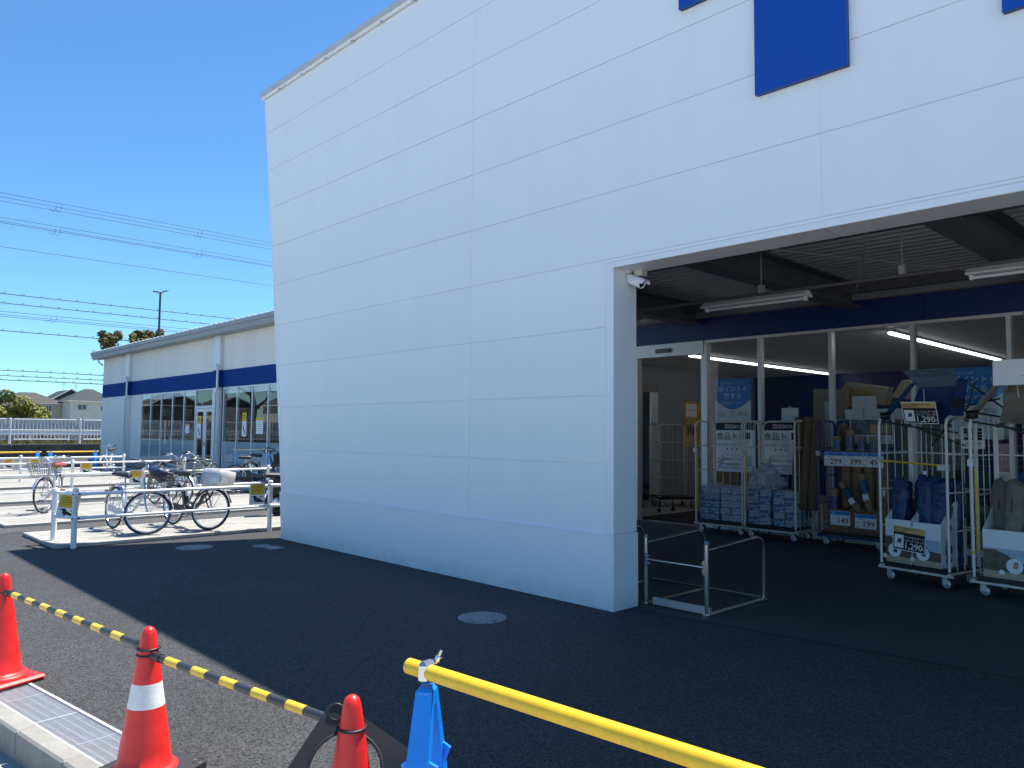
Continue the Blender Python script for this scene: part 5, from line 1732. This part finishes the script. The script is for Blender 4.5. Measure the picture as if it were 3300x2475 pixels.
m_ = MB()
for x in (-.05, 1.3):
    m_.tube((x, 0, 0), (x, 0, 1.7), .015, 6)
m_.build('frame', ALU, t)
for z in (.27, .87):
    MB().box(-.05, 1.3, -.05, .3, z, z + .015).build('shelf', ALU, t)
m_ = MB()
for k in range(14):
    m_.tube((-.05 + k * .1, .3, 0), (-.05 + k * .1, .3, 1.7), .003, 4)
for k in range(17):
    m_.tube((-.05, .3, k * .1), (1.3, .3, k * .1), .003, 4)
stuff(m_.build('grid_wires', ALU, t))
# brown cartons inside the lobby and a dim trolley
for i, (x, y, z, s_) in enumerate(((-9.3, 15.2, .012, (.5, .6, 1.1)), (-8.6, 14.6, .012, (.5, .5, .55)))):
    o = MB().rbox((0, 0, s_[2] / 2), s_, .01).build('brown_carton', CARD); o.location = (x, y, z)
    tag(o, ('tall brown carton in the lobby behind the dim cage', 'low brown carton in the lobby behind the first tissue cage')[i], 'carton')
t = thing('hand_sanitiser_stand', 'small stand with a spray bottle by the inner door', 'stand', (-10.75, 14.0, .012))
MB().box(-.2, .2, -.15, .15, 0, .75).build('cabinet', mat('pale cabinet', (.40, .42, .44), .6), t)
for k in range(3):
    MB().box(-.22, .22, -.18, .16, .85 + .25 * k, .87 + .25 * k).build('shelf', ALUW, t)
MB().lathe([(0, 0), (.05, 0), (.05, .12), (.02, .16), (.02, .2), (0, .2)], c=(0, 0, 1.38), n=14).build('spray_bottle', CARDW, t)
t = thing('dark_trolley', 'low dark wire trolley on the lobby floor inside the door', 'trolley', (-9.9, 13.6, .012))
m_ = MB().path([(-.4, -.25, .30), (.4, -.25, .30), (.4, .25, .30), (-.4, .25, .30)], .012, 6, True)
m_.path([(-.4, -.25, .30), (-.4, -.25, .06)], .012, 6).path([(.4, -.25, .30), (.4, -.25, .06)], .012, 6).path([(.4, .25, .30), (.4, .25, .06)], .012, 6).path([(-.4, .25, .30), (-.4, .25, .06)], .012, 6)
m_.build('frame', BLACKPL, t)
for x in (-.4, .4):
    for y in (-.25, .25):
        MB().lathe([(0, -.015), (.04, -.015), (.04, .015), (0, .015)], c=(x, y, .04), n=14, axis='Y').build('wheel', TYRE, t)

# ---------------------------------------------------------------- chair cages
ME = Matrix.Translation((-3.50, 9.22, 0)) @ Matrix.Rotation(AE, 4, 'Z')
def dbox(label, M_, x0, x1, y0, y1, zf, zb_, print_=True, seed=0):
    t = thing('display_box', label, 'display box', M=M_ @ Matrix.Translation((x0, y0, .222)))
    w_, d = x1 - x0, y1 - y0; f, b = zf - .222, zb_ - .222; th = .006
    MB().box(0, w_, 0, th, 0, f).build('front_panel', CARDW, t)
    for x in (0, w_ - th):
        MB().prism([(x, th, 0), (x, d, 0), (x, d, b), (x, d * .55, b), (x, th, f)], (th, 0, 0)).build('side_panel', CARDW, t, recalc=True)
    MB().box(th, w_ - th, d - th, d, 0, b).build('back_panel', CARD, t)
    MB().box(th, w_ - th, th, d - th, 0, .006).build('floor_panel', CARD, t)
    if print_:
        h = f
        y1_ = h * .62
        for nm, m_, pts in (('printed_sky', mat('print sky', (.42, .52, .62), .5, var=.15, vscale=6), [(.002, h * .30), (w_ - .002, h * .30), (w_ - .002, y1_), (.002, y1_)]),
                            ('printed_trees', mat('print trees', (.05, .06, .03), .5, col2=(.16, .13, .08), vscale=14), [(.002, h * .12), (w_ - .002, h * .12), (w_ - .002, h * .34), (w_ * .6, h * .36), (w_ * .42, h * .50), (w_ * .2, h * .60), (.002, h * .58)]),
                            ('printed_ground', mat('print ground', (.46, .36, .22), .5, var=.15, vscale=12), [(.002, .003), (w_ - .002, .003), (w_ - .002, h * .13), (.002, h * .15)])):
            o = MB().poly([(p[0], 0, p[1]) for p in pts]).build(nm, m_, t)
            o.location.y = -.001 - .0006 * ('sky' not in nm) - .0006 * ('ground' in nm)
        cx = w_ * (.35 if seed < 2 else .55)
        o = MB().poly([(cx + .075 * math.cos(a * math.pi / 12), 0, h * .28 + .075 * math.sin(a * math.pi / 12)) for a in range(24)]).build('printed_roundel', PAPER, t); o.location.y = -.0034
        cm_ = [BLUECLOTH, BLUECLOTH, mat('tan print', (.42, .27, .11), .6)][seed]
        o = MB().poly([(cx - .02, 0, h * .28 - .02), (cx + .03, 0, h * .28 - .025), (cx + .035, 0, h * .28 + .04), (cx - .005, 0, h * .28 + .045), (cx - .01, 0, h * .28)]).build('printed_chair', cm_, t); o.location.y = -.004
        o = MB().poly([(cx - .115 + .025 * math.cos(a * math.pi / 8), 0, h * .13 + .025 * math.sin(a * math.pi / 8)) for a in range(16)]).build('printed_badge', PAPER, t); o.location.y = -.0044
    return t
dbox('white display box at the left under the blue chair bags', ME, .035, .335, .03, .56, .70, .90, True, 0)
dbox('white display box at the right under the blue chair bags', ME, .355, .66, .03, .56, .69, .92, True, 1)
MF = Matrix.Translation((-2.50, 9.0, 0)) @ Matrix.Rotation(-.10, 4, 'Z')
dbox('white display box holding the khaki chair bags', MF, .08, .60, .02, .56, .70, .92, True, 2)
def chairbag(label, M_, x, y, h, r, m_, rx, ry, seed, grp):
    t = thing('chair_bag', label, 'carry bag', M=M_ @ Matrix.Translation((x, y, .232)) @ Matrix.Rotation(ry, 4, 'Y') @ Matrix.Rotation(rx, 4, 'X'), group=grp)
    mb = MB()
    def fn(u, v):
        a = 2 * math.pi * u
        z = h * v
        prof = r * (1.06 if v < .93 else 1.06 - .28 * ((v - .93) / .07) ** 2) * (.92 + .08 * min(1, v * 8))
        if v >= .999:
            prof *= .15
        cr = noise.noise(Vector((math.cos(a) * .9 + z * 3, math.sin(a) * .9 - z * 4, z * 9 + seed)))
        q = 1 + .18 * noise.noise(Vector((math.cos(a) * 1.2, math.sin(a) * 1.2, z * 4 + seed))) + .30 * (abs(cr) - .18)
        q += .10 * (abs(noise.noise(Vector((math.cos(a) * 2.6 - z * 6, math.sin(a) * 2.6 + z * 6, z * 13 + seed)))) - .15)
        e = .72
        cx, sy = math.cos(a), math.sin(a)
        slump = -.05 * max(0, v - .75) * (1 + math.sin(a * 2 + seed)) * 2
        return (prof * q * math.copysign(abs(cx) ** e, cx) + .03 * v * math.sin(seed), prof * q * math.copysign(abs(sy) ** e, sy) * .9, z + slump + .02 * (v > .9) * math.sin(a * 3 + seed))
    mb.grid(fn, 40, 46)
    mb.build('bag', m_, t)
    MB().path([(.0, -r * .2, h * .98), (.01, -r * .55, h * .94), (.015, -r * .95, h * .80), (.012, -r * 1.05, h * .66)], .006, 5).build('drawstring', BLACKPL, t)
    if seed == 3:
        MB().box(-.02, .02, -r * .5, -r * .46, h * 1.0, h * 1.04).build('swing_tag', PAPER, t)
    return t
G1 = 'blue chair bags in the cage'
chairbag('blue nylon chair bag at the left, leaning back', ME, .12, .17, .94, .086, BLUECLOTH, -.10, -.03, 1, G1)
chairbag('blue nylon chair bag between the two display boxes', ME, .26, .30, .92, .08, BLUECLOTH, -.08, .03, 2, G1)
chairbag('blue nylon chair bag in the middle, with a white tag', ME, .43, .17, .98, .086, BLUECLOTH, -.08, -.02, 3, G1)
chairbag('blue nylon chair bag at the right front', ME, .57, .19, .96, .09, BLUECLOTH, -.06, .02, 4, G1)
chairbag('blue nylon chair bag in the back corner', ME, .60, .42, .93, .08, BLUECLOTH, -.05, .04, 5, G1)
chairbag('blue nylon chair bag behind the others on the left', ME, .30, .46, .93, .08, BLUECLOTH, -.05, .0, 6, G1)
G3 = 'khaki chair bags in the right cage'
chairbag('khaki chair bag at the left back of the right cage', MF, .14, .34, .98, .085, KHAKI, -.06, -.02, 7, G3)
chairbag('khaki chair bag at the front of the right cage', MF, .30, .15, .98, .088, KHAKI, -.05, .02, 8, G3)
chairbag('khaki chair bag at the right picture edge', MF, .47, .30, .96, .088, KHAKI, -.06, .03, 9, G3)
def price_black(M_, x, y, z, lean, label, w_=.37, h=.275, rz=0.0):
    M2 = M_ @ Matrix.Translation((x, y, z)) @ Matrix.Rotation(rz, 4, 'Y') @ Matrix.Rotation(math.pi / 2 - lean, 4, 'X')
    o_, xx, uu = M2.translation, M2.to_3x3() @ Vector((1, 0, 0)), M2.to_3x3() @ Vector((0, 1, 0))
    it = [('rect', .008, .008, w_ - .008, h * .72, INK), ('rect', .008, h * .72, w_ - .008, h - .008, ORINK), ('rect', .02, .025, .125, h * .62, PAPER),
          ('poly', [(.045, .085), (.095, .08), (.10, .125), (.065, .13), (.06, .10)], BLUECLOTH), ('rects', [(.05, .045, .054, .08), (.09, .045, .094, .08)], GREYINK),
          ('text', w_ * .66, h * .55, .028, 'ドリンクホルダー付き', WINK, .008), ('text', w_ * .66, h * .42, .030, 'アームチェア ブルーグレー', WINK, .008, .8),
          ('text', w_ * .64, h * .20, .095, '1,290', WINK, .014), ('text', w_ * .93, h * .16, .03, '円', WINK, .008),
          ('text', w_ * .42, h * .88, .022, '背もたれ110度傾斜で座り心地', INK, .006), ('text', w_ * .22, h * .79, .022, '丈夫な二重生地', INK, .006)]
    card('price_sign', label, 'price sign', o_, xx, uu, w_, h, it, PAPER, .003, 'black 1,290 price signs')
price_black(ME, .13, .005, .375, 0.0, 'black 1,290 price sign on the white display boxes', .37, .275, .06)
# unfolded camping chairs on top of the cages
def cloth(name, m_, par, pts, sag=.02, n_=14, fold=.01, seed=0):
    """quad p00,p10,p11,p01 with sag and creases"""
    p = [Vector(q) for q in pts]
    nrm = (p[1] - p[0]).cross(p[3] - p[0]).normalized()
    def fn(u, v):
        q = p[0].lerp(p[1], u).lerp(p[3].lerp(p[2], u), v)
        s_ = sag * math.sin(math.pi * u) * math.sin(math.pi * v)
        c = fold * (noise.noise(Vector((u * 4 + seed, v * 5, seed))) + .5 * noise.noise(Vector((u * 11, v * 9 + seed, 0))))
        return q + nrm * (c - s_)
    mb = MB().grid(fn, n_, n_)
    o = mb.build(name, m_, par)
    return o
def camp_chair(label, M_, m_, m2, hx=0):
    t = thing('camping_chair', label, 'camping chair', M=M_)
    # local: X right, Y away from the viewer, Z up; the chair lies back on the cage with its seat to the viewer
    cloth('backrest', m2, t, [(-.02, .20, .36), (.42, .19, .36), (.40, .10, .565), (-.15, .10, .555)], .03, 16, .018, 1)
    cloth('seat', m_, t, [(-.06, .02, -.06), (.36, .02, -.07), (.44, .20, .37), (-.02, .22, .37)], .05, 16, .012, 2)
    a = cloth('armrest', m_, t, [(-.36, -.06, -.03), (-.26, -.08, -.03), (.02, .10, .42), (-.06, .10, .40)], .01, 10, .006, 3)
    b = cloth('armrest', m_, t, [(.42, -.10, .02), (.58, -.10, .02), (.56, .08, .42), (.46, .08, .44)], .01, 10, .006, 4)
    MB().lathe([(.055, 0), (.060, .01), (.05, -.07), (0, -.075)], c=(-.26, -.09, .06), n=18).build('cup_holder', BLACKPL, a)
    q = MB(); q.M = Matrix.Translation((.505, -.075, .16)) @ Matrix.Rotation(1.25, 4, 'X')
    q.lathe([(.045, 0), (.055, .004), (.06, -.004)], n=18).lathe([(0, -.003), (.045, -.003)], n=18)
    q.build('cup_holder', BLACKPL, b)
    for k, pth in enumerate(([(-.34, -.06, -.03), (.0, .10, -.10), (.36, .3, -.16)], [(-.06, .0, -.08), (.30, .25, .10), (.72, .5, .22)], [(.40, -.05, -.06), (.55, .10, .12), (.62, .12, .40)], [(.38, .0, -.08), (.10, .25, -.30)], [(-.04, .02, -.08), (.45, .25, -.30)], [(.58, .12, .36), (.80, .40, .10)], [(.60, .12, .06), (.84, .40, .00)])):
        MB().path(pth, .010, 7).build('leg', BLACKPL, t)
    for x in (-.06, .38):
        MB().rbox((x, .01, -.08), (.06, .05, .04), .01).build('joint', BLACKPL, t)
    for sx, x0, z0, x1, z1 in ((0, .06, .34, .10, .19), (1, .46, .33, .43, .19)):
        MB().path([(x0, .16, z0), (x1, .08, z1)], .004, 4).build('string', PAPER, t)
    return t
camp_chair('blue grey camping chair unfolded on top of the blue bag cage', Matrix.Translation((-3.17, 9.32, 1.84)) @ Matrix.Rotation(-.1, 4, 'Z'), BLUECLOTH, SLATECLOTH)
camp_chair('khaki camping chair on the right cage, cut by the picture edge', Matrix.Translation((-2.20, 9.08, 1.84)) @ Matrix.Rotation(-.05, 4, 'Z') @ Matrix.Scale(1.05, 4), KHAKI, KHAKI)
price_black(Matrix.Translation((-3.23, 9.255, 1.785)) @ Matrix.Rotation(-.1, 4, 'Z'), .0, .0, 0.0, -.40, 'black 1,290 price sign lying on the blue camping chair', .37, .26, .03)
card('white_price_back', 'large white card propped on the khaki camping chair', 'card', (-2.27, 8.96, 2.16), (1, -.05, 0), (0, .06, 1), .45, .26, [('text', .30, .08, .04, 'アーム', GREYINK, .005)], PAPER, .004)
card('basket_sign', 'small black and white sign hung on the chair cage side', 'sign', (-2.86, 9.98, 1.50), (1, -.1, 0), (0, 0, 1), .24, .25, [('rect', .02, .10, .22, .235, INK), ('text', .12, .20, .038, 'トライアルの', WINK, .006), ('text', .12, .145, .055, '専用カゴ', WINK, .01), ('rects', [(.04, .05, .2, .07), (.04, .025, .2, .035)], GREYINK)], PAPER, .003)

# ================================================================ CART GUIDE by the pillar
t = thing('cart_guide', 'low stainless steel cart guide frame beside the white pillar', 'cart guide', (-4.21, 6.65, .004))
o_ = Vector((4.21, -6.65, 0))
for i, x in enumerate((-4.53, -3.86)):
    y0, y1, h = 6.15, 7.18, .63
    hoop = MB().path([Vector(p) + o_ for p in ((x, y0, h - .04), (x, y1 - .14, h), (x, y1 - .06, h - .02), (x, y1 - .015, h - .07), (x, y1, h - .15), (x, y1, .03))], .0165, 10)
    hoop.build('hoop', STEEL, t)
    p = MB().tube(Vector((x, y0, .02)) + o_, Vector((x, y0, .645)) + o_, .0215, 14).build('post', STEEL, t)
    MB().tube(Vector((x, y0, .642)) + o_, Vector((x, y0, .672)) + o_, .0235, 14).build('cap', mat('grey cap', (.16, .19, .22), .5), p)
    MB().box(x - .03 - -4.21, x + .03 - -4.21, y0 - .03 - 6.65, y1 + .03 - 6.65, 0, .022).build('floor_channel', STEEL, t)
    sgn = 1 if i == 0 else -1
    MB().box(x + sgn * .018 - -4.21 - .012, x + sgn * .018 - -4.21 + .012, y0 - 6.65 - .025, y0 - 6.65 + .02, .37, .50).build('plate', STEEL, p)
    for z in (.40, .47):
        MB().tube(Vector((x + sgn * .02, y0, z)) + o_, Vector((x + sgn * .05, y0, z)) + o_, .007, 6).build('bolt', STEEL, p)
MB().tube(Vector((-4.50, 6.15, .435)) + o_, Vector((-3.89, 6.15, .435)) + o_, .0105, 10).build('cross_bar', STEEL, t)
MB().box(-4.45 + 4.21, -3.83 + 4.21, -.505, -.47, .022, .085).build('stop_bar', ALU, t)
MB().box(-5.20 + 4.21, -3.89 + 4.21, .50, .53, .022, .04).build('rear_channel', STEEL, t)
t = thing('cart_guide', 'end of a second cart guide hoop just behind the pillar', 'cart guide', (-5.2, 6.9, .004))
MB().path([(0, -.6, .60), (0, -.05, .63), (0, .05, .61), (0, .11, .55), (0, .12, .03)], .0165, 10).build('hoop', STEEL, t)
MB().box(-.03, .03, -.63, .15, 0, .022).build('floor_channel', STEEL, t)
